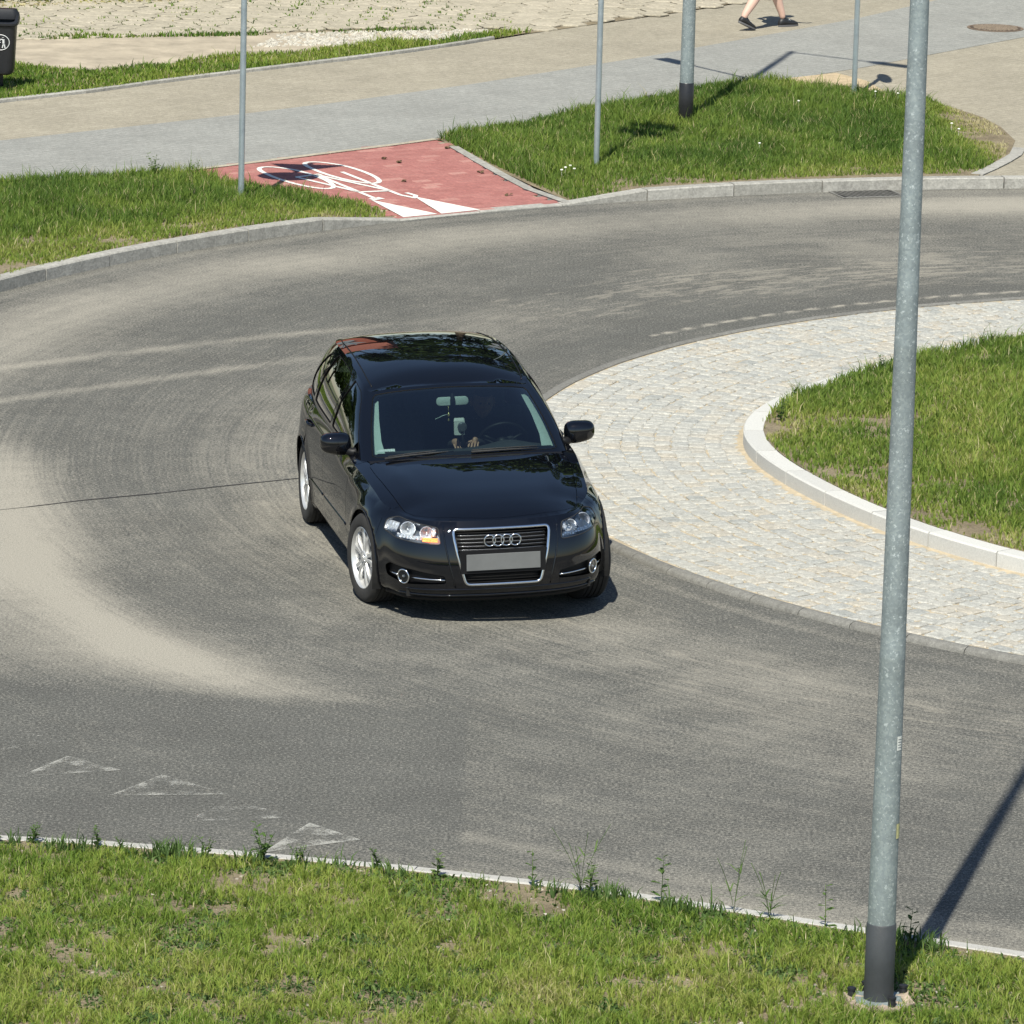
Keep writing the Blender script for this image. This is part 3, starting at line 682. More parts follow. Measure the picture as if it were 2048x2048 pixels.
# white gravel patch: stones as one heap
def stones(name, poly, n, s0, s1, m, z, label, dens=None):
    x0, y0 = np.min(poly, 0); x1, y1 = np.max(poly, 0); V_ = []; F_ = []; b = 0; c = 0
    while c < n:
        x, y = random.uniform(x0, x1), random.uniform(y0, y1)
        if not inpoly([x], [y], poly)[0]: continue
        if dens and random.random() > dens(x, y): c += 1; continue
        c += 1; s_ = random.uniform(s0, s1); a = random.random()*6.3
        for zz, k, nn in ((0, 1, 5), (s_*.5, .75, 5)):
            for q in range(5): V_.append((x+math.cos(a+q*1.257)*s_*k*random.uniform(.7, 1.1), y+math.sin(a+q*1.257)*s_*k*random.uniform(.7, 1.1), z+zz*random.uniform(.7, 1.2)))
        F_ += [(b+q, b+(q+1) % 5, b+5+(q+1) % 5, b+5+q) for q in range(5)]+[tuple(b+5+q for q in range(5))]; b += 10
    o = mk(name, V_, F_, m, None, False); tag(o, label, None, None, 'stuff'); return o
stones('gravel', [(-2.75, 26.4), (-1.7, 26.75), (-1.1, 27.2), (-.4, 27.45), (.2, 28.3), (-.25, 28.55), (-1.6, 28.0), (-2.5, 27.55)], 900, .015, .04, M['gravel'], H0+.002, 'loose white gravel between the slabs and the rear grass strip')
M['pebble'] = piece_mat('pebbles', [(0, (.20, .17, .13)), (.5, (.36, .32, .26)), (1, (.5, .47, .42))], (60, .2))
stones('pebbles', [(p[0], p[1]-.15) for p in KNEAR[1:-1]]+[(5, -13), (-4, -13)], 2200, .005, .017, M['pebble'], .112, 'small pebbles scattered in the front lawn soil')

# ------------------------------------------------------------ grass blades
def shrinkpoly(P, d):
    P = [np.array(p, float) for p in P]; out = []; A = sum(P[i-1][0]*P[i][1]-P[i][0]*P[i-1][1] for i in range(len(P))); sg = 1 if A > 0 else -1
    for i in range(len(P)):
        a = P[i]-P[i-1]; b = P[(i+1) % len(P)]-P[i]; n = np.array([-a[1], a[0]])/np.linalg.norm(a)+np.array([-b[1], b[0]])/np.linalg.norm(b); out.append(tuple(P[i]+sg*n/np.linalg.norm(n)*d))
    return out
def blades(name, label, poly, dens, h, wd, zf, tint0=.4, bare=.3, clump=.5, lean=.5, seed=1, holes=(), margin=.42, cat=None, tall=0, edge_in=.02, mat='grass', nscale=.5, tfn=None, pts=None):
    poly = [tuple(p) for p in poly]
    x0, y0 = np.min(poly, 0); x1, y1 = np.max(poly, 0)
    n = int((x1-x0)*(y1-y0)*dens); rg = np.random.default_rng(seed)
    if pts is not None: x, y = pts(rg); n = len(x)
    else: x = rg.uniform(x0, x1, n); y = rg.uniform(y0, y1, n)
    k = inpoly(x, y, poly)
    dx = x-.4455; dy = y+40.9161; z_ = dy*F.y+(-9.25)*F.z; u = (dx*R2.x+dy*R2.y-9.25*R2.z)/z_*11495/1024; v = (dx*U2.x+dy*U2.y-9.25*U2.z)/z_*11495/1024
    k &= (np.abs(u) < 1+margin) & (np.abs(v) < 1+margin*.7)
    k &= np.hypot(x-2.5, y+11.05) > .12+.15*rg.random(n)**2
    x, y = x[k], y[k]
    nz = vnoise(x, y, nscale, seed)*.5+vnoise(x, y, nscale*.33, seed+1)*.3+vnoise(x, y, nscale*.12, seed+2)*.2
    k = nz > (bare+(.14*tfn(x, y) if tfn else 0))*rg.uniform(.7, 1.2, len(x)); x, y, nz = x[k], y[k], nz[k]; n = len(x)
    # pull blades into clumps
    cx_ = np.round(x/.05)*.05; cy_ = np.round(y/.05)*.05
    jx = vnoise(cx_, cy_, .05, seed+5)-.5; jy = vnoise(cx_, cy_, .05, seed+6)-.5
    x = x*(1-clump)+(cx_+jx*.05)*clump; y = y*(1-clump)+(cy_+jy*.05)*clump
    z = np.array([zf(a, b) for a, b in zip(x, y)]) if callable(zf) else np.full(n, zf)
    tm = tfn(x, y) if tfn else np.zeros(n)
    H = h*(.35+.85*rg.random(n))*(.40+1.15*nz)*(1-.55*np.minimum(tm, 1.2))*(1+.7*(rg.random(n) < .03))
    W = wd*(.6+.8*rg.random(n)); az = rg.uniform(0, 2*np.pi, n)
    az2 = np.arctan2(y-cy_, x-cx_)+rg.normal(0, .8, n); ln = lean*(.15+rg.random(n))*H
    lx, ly = np.cos(az2)*ln, np.sin(az2)*ln; wx, wy = np.cos(az)*W/2, np.sin(az)*W/2
    V = np.empty((n, 5, 3)); b = np.stack([x, y, z-.004], -1)
    V[:, 0] = b-np.stack([wx, wy, 0*wx], -1); V[:, 1] = b+np.stack([wx, wy, 0*wx], -1)
    mid = b+np.stack([lx*.35, ly*.35, H*.58], -1)
    V[:, 2] = mid+np.stack([wx, wy, 0*wx], -1)*.85; V[:, 3] = mid-np.stack([wx, wy, 0*wx], -1)*.85
    V[:, 4] = b+np.stack([lx, ly, H*(1-.25*lean)], -1)
    i0 = (np.arange(n)*5)[:, None]
    T = np.concatenate([i0+[0, 1, 2], i0+[0, 2, 3], i0+[3, 2, 4]], 1).reshape(-1, 3)
    t = tint0+.22*tm+.42*(rg.random(n)-.5)+.55*(vnoise(x, y, .8, seed+9)-.5)+.3*(vnoise(x, y, .17, seed+10)-.5)
    t = np.where(rg.random(n) < .07, .9+.1*rg.random(n), t); t = np.clip(t, 0, 1)
    o = npmesh(name, V.reshape(-1, 3), T, M[mat], None, {'tint': np.repeat(t, 5)}); tag(o, label, cat, None, 'stuff'); return o
def edge_out(x, y): return smooth01((1.3-(np.hypot(x-CX, y-CY)-R_OUT-.15))/1.1)
def edge_isl(x, y): return .8*smooth01((.9-(R_ISL-.17-np.hypot(x-CX, y-CY)))/.8)*smooth01((5.5-y)/1.2)-.35*smooth01((y-6)/1)*smooth01((1-(R_ISL-.17-np.hypot(x-CX, y-CY)))/.8)
def edge_near(x, y): return smooth01((.46-segdist(x, y, KNEAR)[0])/.34)*.75
blades('lawn_grass', 'yellowish green patchy grass of the front lawn', [(p[0], p[1]-.19) for p in KNEAR]+[(7, -15.5), (-7, -15.5)], 15500, .074, .0045, lambda a, b: .11, .50, .46, .5, .8, 11, nscale=.19, tfn=edge_near)
blades('clover', 'low broad-leaved clover and weeds in the front lawn', [(p[0], p[1]-.16) for p in KNEAR]+[(7, -15.5), (-7, -15.5)], 5200, .035, .015, lambda a, b: .11, .4, .50, .4, 1.3, 21, mat='leaf', nscale=.35)
blades('kerb_weeds', 'ragged tufts of weeds and grass along the front kerb', [(p[0], p[1]-.13) for p in KNEAR]+[(p[0], p[1]-.36) for p in KNEAR[::-1]], 7000, .10, .009, lambda a, b: .11, .35, .67, .6, .6, 22, mat='leaf', nscale=.32)
blades('lawn_grass', 'dense green grass of the left lawn behind the kerb', shrinkpoly(GRASS_A, .05), 6400, .135, .0078, lambda a, b: max(.03, road_side_h(a, b)-.01), .33, .22, .5, .5, 12, tfn=edge_out, mat='lush')
blades('lawn_grass', 'long green grass of the right lawn around the far lamp post', shrinkpoly(GRASS_B, .05), 6600, .135, .0078, lambda a, b: max(.03, road_side_h(a, b)-.01), .30, .25, .5, .55, 13, mat='lush', tfn=lambda x, y: np.maximum(edge_out(x, y)*.8, 3.2*smooth01((x-4.8)/.9)*smooth01((x+.25*(y-20)-4.6)/1.2)))
blades('lawn_grass', 'green grass of the central island inside the pale kerb', CISL, 7000, .105, .0075, lambda a, b: .15+.10*float(smooth01((R_ISL-.3-math.hypot(a-CX, b-CY))/3.5)), .42, .32, .5, .6, 14, tfn=edge_isl, mat='lush')
blades('verge_grass', 'narrow strip of short grass behind the beige sidewalk', GRASS_E, 3000, .085, .011, H0, .36, .32, .5, .6, 15)
jg = [(-5.9, 26.5), (-3.64, 27.2), (-1.66, 28.1), (-.1, 28.6), (.3, 29.2), (-1, 31.8), (-6.4, 29.6)]
def hexpts(rg):
    i = rg.integers(0, len(ca_), 15000); q = rg.integers(0, 6, 15000); t_ = rg.random(15000); a0 = R(24)+math.pi/6+q*math.pi/3; r = hs/math.sqrt(3)
    return ca_[i, 0]+r*(np.cos(a0)*t_+np.cos(a0+math.pi/3)*(1-t_)), ca_[i, 1]+r*(np.sin(a0)*t_+np.sin(a0+math.pi/3)*(1-t_))
blades('joint_weeds', 'thin weeds growing in joints of the hexagonal slabs', jg, 700, .045, .014, H0+.012, .25, .55, .0, .8, 16, mat='grass', nscale=.5, pts=hexpts)
blades('joint_weeds', 'dark grass line where slabs meet the dirt verge', [(-5.4, 26.5), (-4.5, 26.85), (-3.0, 27.3), (-.4, 28.38), (-.35, 28.5), (-3.0, 27.43), (-4.6, 26.95), (-5.45, 26.62)], 2600, .07, .015, H0, .15, .42, .5, .6, 17, nscale=.6)

# ------------------------------------------------------------ weeds: each a plant
def weed(name, label, x, y, z, h, kind, seed, group=None, cat='weed'):
    rs = random.Random(seed); t = empty(name, (x, y, z)); tag(t, label, cat, group)
    st = MB(); lf = MB(); tints = []
    ns = 1 if kind == 'stalk' else rs.randint(3, 5)
    for s_ in range(ns):
        a = rs.random()*6.28; lean = rs.uniform(.02, .14) if ns == 1 else rs.uniform(.15, .5); hh = h*rs.uniform(.7, 1.05)
        P = [(math.cos(a)*lean*hh*(k/5)**1.5, math.sin(a)*lean*hh*(k/5)**1.5, hh*k/5) for k in range(6)]
        st.tube(P, [.004-.0005*k for k in range(6)] if kind != 'grass' else .002, 4)
        if kind == 'grass':
            for q in range(3):
                k = rs.uniform(.2, .8); b = Vector(P[int(k*5)]); aa = rs.random()*6.28; L_ = h*rs.uniform(.2, .35); d = Vector((math.cos(aa), math.sin(aa), .5)); n = Vector((-math.sin(aa), math.cos(aa), 0))*.005
                lf.add([b-n, b+n, b+d*L_*.6+n*.8, b+d*L_*.6-n*.8, b+d*L_+Vector((0, 0, -.2*L_))], [(0, 1, 2, 3), (3, 2, 4)])
            continue
        m_ = rs.randint(8, 12)
        for q in range(m_):
            k = (q+.5)/m_; i = min(4, int(k*5)); b = Vector(P[i]).lerp(Vector(P[i+1]), k*5-i); aa = q*2.4+rs.uniform(-.4, .4)
            L_ = h*(.30-.16*k)*rs.uniform(.8, 1.3); wd = L_*rs.uniform(.16, .26); d = Vector((math.cos(aa), math.sin(aa), rs.uniform(.1, .7))).normalized(); n = Vector((-math.sin(aa), math.cos(aa), 0))*wd
            up = Vector((0, 0, L_*.08))
            lf.add([b, b+d*L_*.35+n-up*.2, b+d*L_*.75+n*.7, b+d*L_-up*2, b+d*L_*.75-n*.7, b+d*L_*.35-n-up*.2], [(0, 1, 2), (0, 2, 3), (0, 3, 4), (0, 4, 5)])
    mt = M['leaf']; s_o = st.build('stem', mt, t, True)
    l_o = lf.build('leaves', mt, t, True)
    for o in (s_o, l_o):
        at_ = o.data.attributes.new('tint', 'FLOAT', 'POINT'); at_.data.foreach_set('value', np.full(len(o.data.vertices), rs.uniform(.1, .9), np.float32))
    return t
def ky(x):
    for i in range(len(KNEAR)-1):
        if KNEAR[i][0] <= x <= KNEAR[i+1][0]: return KNEAR[i][1]+(KNEAR[i+1][1]-KNEAR[i][1])*(x-KNEAR[i][0])/(KNEAR[i+1][0]-KNEAR[i][0])
W_ = [(-2.52, .16, .15, 'leafy', 'dark leafy weed at the left end of the front kerb'), (-2.32, .14, .20, 'leafy', 'broad weed second from the left along the front kerb'), (-1.93, .15, .22, 'leafy', 'bushy green weed left of the worn yield triangles'),
      (-1.79, .16, .12, 'leafy', 'low dark weed beside a bushy one on front kerb'), (-1.28, .20, .22, 'leafy', 'pale bushy weed below the third worn triangle'), (-.95, .18, .30, 'leafy', 'tall bushy weed in front of the kerb, left of the biggest worn triangle'),
      (-.74, .22, .20, 'leafy', 'low spreading weed just left of the sharp worn triangle'), (-.28, .12, .20, 'leafy', 'narrow weed by the kerb under the sharp worn triangle'), (.07, .18, .26, 'leafy', 'reddish dark weed standing in a sandy gap by the front kerb'),
      (.62, .15, .34, 'stalk', 'tall single stalk weed in the middle of the front kerb'), (.95, .16, .27, 'leafy', 'leafy weed right of the tall stalk at the kerb'), (1.36, .12, .38, 'stalk', 'tall thin weed leaning over the front kerb near centre'),
      (-.62, .5, .14, 'leafy', 'low leafy weed set back from the front kerb'), (1.48, .9, .16, 'leafy', 'broad weed in the lawn below the centre kerb')]
for i, (x, dy, h_, k_, lb) in enumerate(W_):
    y_ = ky(x)-dy; weed('weed', lb, x, y_, .105, h_*.75, k_, 100+i, 'weeds along the front kerb')
for i, (x, h_, lb) in enumerate(((1.92, .42, 'tall thin grass stalk at the kerb left of the near lamp post'), (2.12, .34, 'bent grass stalk with drooping leaves by the near lamp post'), (1.05, .40, 'very thin tall grass stem over the kerb right of centre'))):
    weed('grass_stalk', lb, x-.15, ky(x-.15)-.12, .105, h_, 'grass', 140+i, 'grass stalks along the front kerb', 'grass stalk')
weed('weed', 'dark upright weed in the shadow right of the near lamp post', 2.74, ky(2.74)-.13, .105, .27, 'stalk', 150); weed('weed', 'yellow flowering stalk left of the near lamp post', 2.28, ky(2.28)-.10, .105, .26, 'stalk', 151)
weed('weed', 'bushy weed at the back edge of the left lawn', -3.25, 16.55, .09, .26, 'leafy', 152); weed('weed', 'second bushy weed by the red path corner', -2.85, 16.5, .09, .20, 'leafy', 153); weed('weed', 'small weed at the tip of the right lawn', -.42, 19.45, .09, .14, 'leafy', 154)
for i, (a_, lb) in enumerate(((2.62, 'weed leaning over the island kerb at its back'), (3.02, 'low weed on the left rim of the island'))):
    weed('weed', lb, *pol(R_ISL-.28+float(idr(a_)), a_), .15, .17, 'leafy', 160+i, 'weeds on the island rim')
# white clover flowers
def flower(x, y, z, lb, gr):
    t = MB(); n = 7; t.tube([(0, 0, .03), (0, 0, .10)], .0015, 4)
    t.lathe([(.0, .098), (.012, .100), (.016, .108), (.010, .114), (0, .116)], 8)
    o = t.build('white_flower', M['petal']); o.location = (x, y, z); tag(o, lb, 'flower', gr)
M['petal'] = simple('white_petals', (.75, .75, .66), .7, 0, .1, 50)
for x, y in ((.86, 17.25), (.95, 17.55), (.99, 17.35), (.90, 17.42)): flower(x, y, .07, 'one of the small white flowers clustered left of the middle signpost', 'white flowers in a cluster')
for x, y in ((2.95, 19.1), (4.4, 23.2), (5.1, 20.9), (4.65, 23.1), (3.5, 22.3), (5.15, 20.5)): flower(x, y, .12, 'lone tiny white flower standing in the right lawn', 'white flowers spread over the right lawn')
for i, (x, y, lb) in enumerate(((-.98, 18.1, 'dry leaf on the red crossing near its middle'), (-.83, 17.9, 'dry leaf beside another on the red crossing'), (.02, 17.55, 'brown leaf near the right edge of the red crossing'), (-.35, 18.95, 'dry leaf near the top of the red crossing'),
                                 (.33, 16.4, 'leaf near the front right of the red crossing'), (-.75, 16.85, 'curled leaf at the centre of the red crossing'))):
    t = MB(); rs = random.Random(i)
    for q in range(3):
        a = rs.random()*6; c = Vector((rs.uniform(-.03, .03), rs.uniform(-.03, .03), .012)); d = Vector((math.cos(a), math.sin(a), .4))*.05; n = Vector((-math.sin(a), math.cos(a), .1))*.022
        t.add([c-d*.5, c+n, c+d*.6, c-n, c+Vector((0, 0, .015))], [(0, 1, 4), (1, 2, 4), (2, 3, 4), (3, 0, 4)])
    o = t.build('dry_leaf', M['dry']); o.location = (x, y, redz(x, y)+.014); tag(o, lb, 'leaf', 'dry leaves on the red crossing')

# ------------------------------------------------------------ poles
def sweep(zs, rs_, n=40): return [(r, z) for r, z in zip(rs_, zs)]
def lamp_post(x, y, z0, label, near):
    t = empty('street_lamp', (x, y, z0)); tag(t, label, 'street lamp', 'tapered galvanised street lamps')
    H = 8.55; r0, r1 = .0785, .0345; rr_ = lambda z: r0-(r0-r1)*min(1, z/H)
    p = MB(); prof = [(rr_(z), z) for z in (0, .46, 1.0, 1.93, 1.945, 1.96, 3.0, 3.62, 3.63, 3.65, 4.6, 4.61, 6, 7.2, H)]
    prof = [(r+(.0015 if i in (4, 8) else 0), z) for i, (r, z) in enumerate(prof)]
    p.lathe(prof, 48, None, True); autosmooth(p.build('pole', M['galv'], t), 30)
    s_ = MB(); s_.lathe([(r0+.001, 0), (r0+.003, .003), (r0+.0025, .455), (r0-.002, .462)], 48); autosmooth(s_.build('base_sleeve', M['sleeve'] if near else M['sleeve_far'], t), 50)
    for hz, (dx, dy) in (((8.45, (1.35, -1.04)),) if near else ((8.45, (1.35, -1.04)), (5.1, (-1.02, 1.54)))):
        L_ = math.hypot(dx, dy); ux_, uy_ = dx/L_, dy/L_
        a = MB(); a.tube([(0, 0, hz-.10), (ux_*.10, uy_*.10, hz), (ux_*.3, uy_*.3, hz+.02), (dx*.75, dy*.75, hz+.05)], .022, 12); a.lathe([(rr_(hz-.1)+.006, hz-.2), (rr_(hz-.1)+.006, hz-.02)], 20)
        autosmooth(a.build('arm', M['galv'], t), 40)
        hd = MB(); rot = Matrix.Rotation(math.atan2(uy_, ux_), 3, 'Z')
        hd.box((dx*.86, dy*.86, hz+.06), (.55, .22, .06), rot, .8); hd.box((dx*.70, dy*.70, hz+.055), (.14, .09, .07), rot)
        ho = hd.build('lamp_head', M['sleeve'], t)
        ln = MB(); ln.box((dx*.88, dy*.88, hz+.026), (.40, .17, .006), rot); ln.build('lens', M['white_print'], ho)
    return t
near = lamp_post(2.5, -11.05, .10, 'tall galvanised lamp post with dark grey base in the front lawn', True)
lamp_post(2.22, 21.14, .10, 'distant galvanised lamp post with black base in the right lawn', False)
# bolts, footing, stickers of the near lamp
ft = MB(); rs = random.Random(4); ring = []
for i in range(22):
    a = i/22*6.283; q = .205*(1+.0*i)*rs.uniform(.82, 1.12)/max(abs(math.cos(a)), abs(math.sin(a)))**.5; ring.append((q*math.cos(a), q*math.sin(a)))
vs = [(x, y, -.12) for x, y in ring]+[(x*.96, y*.96, .015+rs.uniform(.0, .035)) for x, y in ring]+[(x*.6, y*.6, .03+rs.uniform(-.01, .012)) for x, y in ring]+[(0, 0, .03)]
fs = [(r*22+i, r*22+(i+1) % 22, (r+1)*22+(i+1) % 22, (r+1)*22+i) for r in range(2) for i in range(22)]+[(44+i, 44+(i+1) % 22, 66) for i in range(22)]
mk('footing', vs, fs, M['footing'], near, False)
fp = MB(); fp.box((0, 0, .030), (.25, .25, .010)); fp.build('base_plate', M['galv'], near)
for x, y in ((-.145, .03), (.14, .10), (.065, -.13), (-.06, .15)):
    b = MB(); b.lathe([(.020, .0), (.022, .04), (.020, .072), (.018, .08), (.006, .085)], 12, Matrix.Translation((x, y, 0)), True); b.lathe([(.024, .070), (.024, .082), (.010, .088)], 12, Matrix.Translation((x, y, 0)), True)
    autosmooth(b.build('bolt_cap', M['black_plastic'], near), 40)
for z_, m_, hgt in ((1.47, 'sticker', .075), (1.98, 'sticker', .075)):
    pass
def wrap(name, zc, hh, a0, a1, r, m):
    vs = []; n = 6
    for i in range(n+1):
        a = a0+(a1-a0)*i/n
        for z in (zc-hh/2, zc+hh/2): vs.append((r*math.cos(a), r*math.sin(a), z))
    return mk(name, vs, [(2*i, 2*i+2, 2*i+3, 2*i+1) for i in range(n)], m, near)
s1 = wrap('sticker', 1.475, .078, R(-56), R(-28), .0728, M['sticker']); s1['label'] = 'small white sticker on the right side of the pole'
s2 = wrap('sticker', .985, .082, R(-42), R(-10), .0761, M['sticker_y']); s2['label'] = 'small yellowish sticker lower on the pole'
mbx = MB()
for k in range(4):
    mbx.tube([(.0733*math.cos(R(q)), .0733*math.sin(R(q)), 1.452+k*.015) for q in (-52, -42, -32)], .0012, 4)
mbx.build('sticker_print', M['black_plastic'], s1)

M['blue_sign'] = simple('blue_sign', (.02, .08, .35), .4); M['sign_back'] = simple('sign_back', (.25, .26, .27), .6, .2, .1, 6); M['yellow_sign'] = simple('yellow_sign', (.75, .62, .08), .4); M['red_sign'] = simple('red_sign', (.55, .03, .03), .4); M['white_sign'] = simple('white_sign', (.7, .7, .7), .4)
def signpost(x, y, label, signs, H=3.6):
    t = empty('signpost', (x, y, .08)); tag(t, label, 'signpost', 'thin galvanised sign posts')
    p = MB(); p.lathe([(.030, -.05), (.030, H), (.0, H+.005)], 24); autosmooth(p.build('pole', M['zinc'], t), 40)
    for kind, zc, az in signs:
        rot = Matrix.Rotation(az, 4, 'Z') @ Matrix.Rotation(R(90), 4, 'X')    # sign normal = -Y turned by az
        tr = Matrix.Translation((math.sin(az)*.045, -math.cos(az)*.045, zc))
        b = MB()
        if kind == 'disc':
            b.lathe([(.0, 0), (.30, 0), (.305, .012), (.30, .022), (0, .022)], 40, tr @ rot); so = autosmooth(b.build('sign_plate', M['sign_back'], t), 30)
            f = MB(); f.lathe([(0, .026), (.27, .026)], 40, tr @ rot); f.build('sign_face', M['blue_sign'], so)
        elif kind == 'tri':
            c = [(-.45, .26), (.45, .26), (0, -.52)]; vs = [tr @ rot @ Vector((a*.85, b_*.85, z)) for z in (0, .02) for a, b_ in c]
            b.add(vs, [(2, 1, 0), (3, 4, 5), (0, 1, 4, 3), (1, 2, 5, 4), (2, 0, 3, 5)]); so = b.build('sign_plate', M['sign_back'], t)
            f = MB(); f.add([tr @ rot @ Vector((a*.8, b_*.8, .024)) for a, b_ in c], [(0, 1, 2)]); f.build('sign_face', M['red_sign'], so)
    return t
signpost(-2.31, 15.12, 'leftmost thin galvanised sign post at the corner of the left lawn', [('disc', 2.36, R(180)), ('tri', 3.18, R(180))], 3.6)
signpost(1.22, 17.89, 'middle thin galvanised sign post in the right lawn by white flowers', [('disc', 3.0, R(150)), ('disc', 3.75, R(150))], 4.1)
signpost(4.18, 23.52, 'thin galvanised sign post by the bare sand patch', [('disc', 2.35, R(100))], 2.75)

# ------------------------------------------------------------ litter bin
t = empty('litter_bin', (-5.36, 22.25, .10)); tag(t, 'black plastic litter bin with a pale tidy-person emblem at the left edge', 'litter bin')
def rrect(w, d, r, n=5):
    o = []
    for cx_, cy_, a0 in ((w/2-r, -d/2+r, -90), (w/2-r, d/2-r, 0), (-w/2+r, d/2-r, 90), (-w/2+r, -d/2+r, 180)):
        for k in range(n+1): a = R(a0+90*k/n); o.append((cx_+r*math.cos(a), cy_+r*math.sin(a)))
    return o
def loft(rings, closed_bottom=True, closed_top=True):
    n = len(rings[0]); vs = [p for r in rings for p in r]; fs = []
    for i in range(len(rings)-1):
        for k in range(n): fs.append((i*n+k, i*n+(k+1) % n, (i+1)*n+(k+1) % n, (i+1)*n+k))
    if closed_bottom: fs.append(tuple(range(n))[::-1])
    if closed_top: fs.append(tuple((len(rings)-1)*n+k for k in range(n)))
    return vs, fs
zb = .20
R_ = [[(x, y, z) for x, y in rrect(w_, d_, r_)] for w_, d_, r_, z in ((.26, .24, .09, zb), (.31, .28, .09, zb+.02), (.335, .30, .08, zb+.08), (.375, .34, .06, zb+.54), (.385, .35, .06, zb+.56))]
v_, f_ = loft(R_, True, False); autosmooth(mk('body', v_, f_, M['black_plastic'], t), 35)
# hooded rim with a wide opening
R_ = [[(x, y, z+k*y) for x, y in rrect(w_, d_, .07)] for w_, d_, z, k in ((.385, .35, zb+.545, 0), (.425, .39, zb+.56, 0), (.43, .395, zb+.60, .1), (.42, .385, zb+.63, .25), (.36, .30, zb+.635, .3), (.34, .28, zb+.60, .2), (.34, .28, zb+.30, 0))]
v_, f_ = loft(R_, False, True); autosmooth(mk('rim', v_, f_, M['black_plastic'], t), 35)
hood = MB(); P = rrect(.42, .38, .09, 6); 
vs = []; 
R_ = [[(x, y, zb+.62+.10*math.cos((y-.1)*4.2)*.9 - (.0 if y > 0 else .0)) for x, y in rrect(.42, .15, .07)], [(x*.9, y, zb+.70) for x, y in rrect(.40, .12, .055)]]
R_ = [[(x, y+.12, zb+.60) for x, y in rrect(.425, .15, .07)], [(x, y+.12, zb+.66) for x, y in rrect(.415, .15, .07)], [(x, y+.12, zb+.71) for x, y in rrect(.36, .12, .055)]]
v_, f_ = loft(R_); autosmooth(mk('hood', v_, f_, M['black_plastic'], t), 35)
em = MB(); ey = lambda z: -.152-(z-zb-.08)*.042-.003
def estroke(P, r): em.tube([(x, ey(z)-.0, z) for x, z in P], r, 5)
zc = zb+.37
em.tube([(.026+.100*math.cos(k/24*6.283), ey(zc+.085*math.sin(k/24*6.283)), zc+.085*math.sin(k/24*6.283)) for k in range(24)], .0048, 5, True)
estroke([(.055, zc+.055), (.055, zc+.056)], .013); estroke([(.06, zc+.035), (.062, zc-.01)], .015); estroke([(.055, zc+.03), (.03, zc+.035), (.022, zc+.02)], .006)
estroke([(.062, zc-.01), (.048, zc-.06)], .008); estroke([(.066, zc-.01), (.078, zc-.06)], .008); estroke([(.0, zc+.0), (.0, zc-.06)], .018); estroke([(-.03, zc), (.03, zc)], .004)
em.build('emblem', M['white_print'], t)
lg = MB(); lg.tube([(0, .20, -.05), (0, .20, .85)], .03, 14); lg.box((0, .185, .45), (.12, .03, .3)); autosmooth(lg.build('stand', M['sleeve_far'], t), 40)

# ------------------------------------------------------------ manhole cover and road drain
t = empty('manhole_cover', (6.27, 29.93, H0+.002)); tag(t, 'round rusty manhole cover in the grey path at the top right', 'manhole cover')
mh = MB(); mh.lathe([(.35, 0), (.35, .006), (.318, .006), (.315, .001)], 48); mh.build('frame', M['iron'], t)
mh = MB(); mh.lathe([(.31, .001), (.308, .006), (0, .006)], 48)
lid = mh.build('lid', simple('lid_iron', (.075, .055, .04), .85, .1, .3, 25), t); mh = MB()
for i in range(-6, 7):
    for j in range(-6, 7):
        x, y = i*.043+(j % 2)*.021, j*.043
        if math.hypot(x, y) < .28: mh.box((x, y, .010), (.026, .020, .008))
mh.build('relief', simple('worn_iron', (.24, .19, .14), .7, .1, .3, 25), lid)['kind'] = 'stuff'
t = empty('drain_grate', (3.99, 17.30, .003), ang(3.99, 17.34)-math.pi/2); t.scale = (1.12, 1.12, 1); tag(t, 'rectangular rusty drain grate in the road by the far kerb', 'drain grate')
g_ = MB(); 
for sx in (-1, 1): g_.box((sx*.30, 0, .003), (.02, .40, .006))
for sy in (-1, 1): g_.box((0, sy*.185, .0035), (.57, .03, .008))
g_.build('frame', M['kerb_dark'], t)
pit_ = MB(); pit_.box((0, 0, .0008), (.56, .36, .0012)); pit_.build('pit', simple('drain_dark', (.012, .011, .010), .9), t)
for k in range(11): b = MB(); b.box((-.25+k*.05, 0, .004), (.011, .36, .003), Matrix.Rotation(R(14), 3, 'Z')); b.build('bar', M['kerb_dark'], t)

# ------------------------------------------------------------ planting and building that stand beyond (seen at the top edge and in the car's paint)
def leafmass(name, n, fn, size, m, parent, seed, attr_hi=1.0):
    rg = np.random.default_rng(seed); P = fn(rg, n); n = len(P)
    a = rg.normal(0, 1, (n, 3)); a /= np.linalg.norm(a, axis=1)[:, None]; b = np.cross(a, rg.normal(0, 1, (n, 3))); b /= np.linalg.norm(b, axis=1)[:, None]
    s_ = size*(.6+.8*rg.random(n))[:, None]; V = np.stack([P-a*s_, P+b*s_*.45, P+a*s_, P-b*s_*.45], 1).reshape(-1, 3)
    i0 = (np.arange(n)*4)[:, None]; T = np.concatenate([i0+[0, 1, 2], i0+[0, 2, 3]], 1).reshape(-1, 3)
    return npmesh(name, V, T, m, parent, {'tint': np.repeat(rg.random(n)*attr_hi, 4)}, False)
t = empty('hedge', (-4.5, 30.9, .1), math.atan2(2.15, 4.25)); tag(t, 'dark green hedge along the back of the slab yard', 'hedge')
leafmass('foliage', 16000, lambda rg, n: np.stack([rg.uniform(-4, 3.6, n), np.sign(rg.normal(0, 1, n))*0+rg.uniform(-.45, .7, n), np.maximum(.03, rg.uniform(0, 1.5, n)+.08*rg.normal(0, 1, n))], -1), .045, M['leaf_dark'], t, 5)
st = MB()
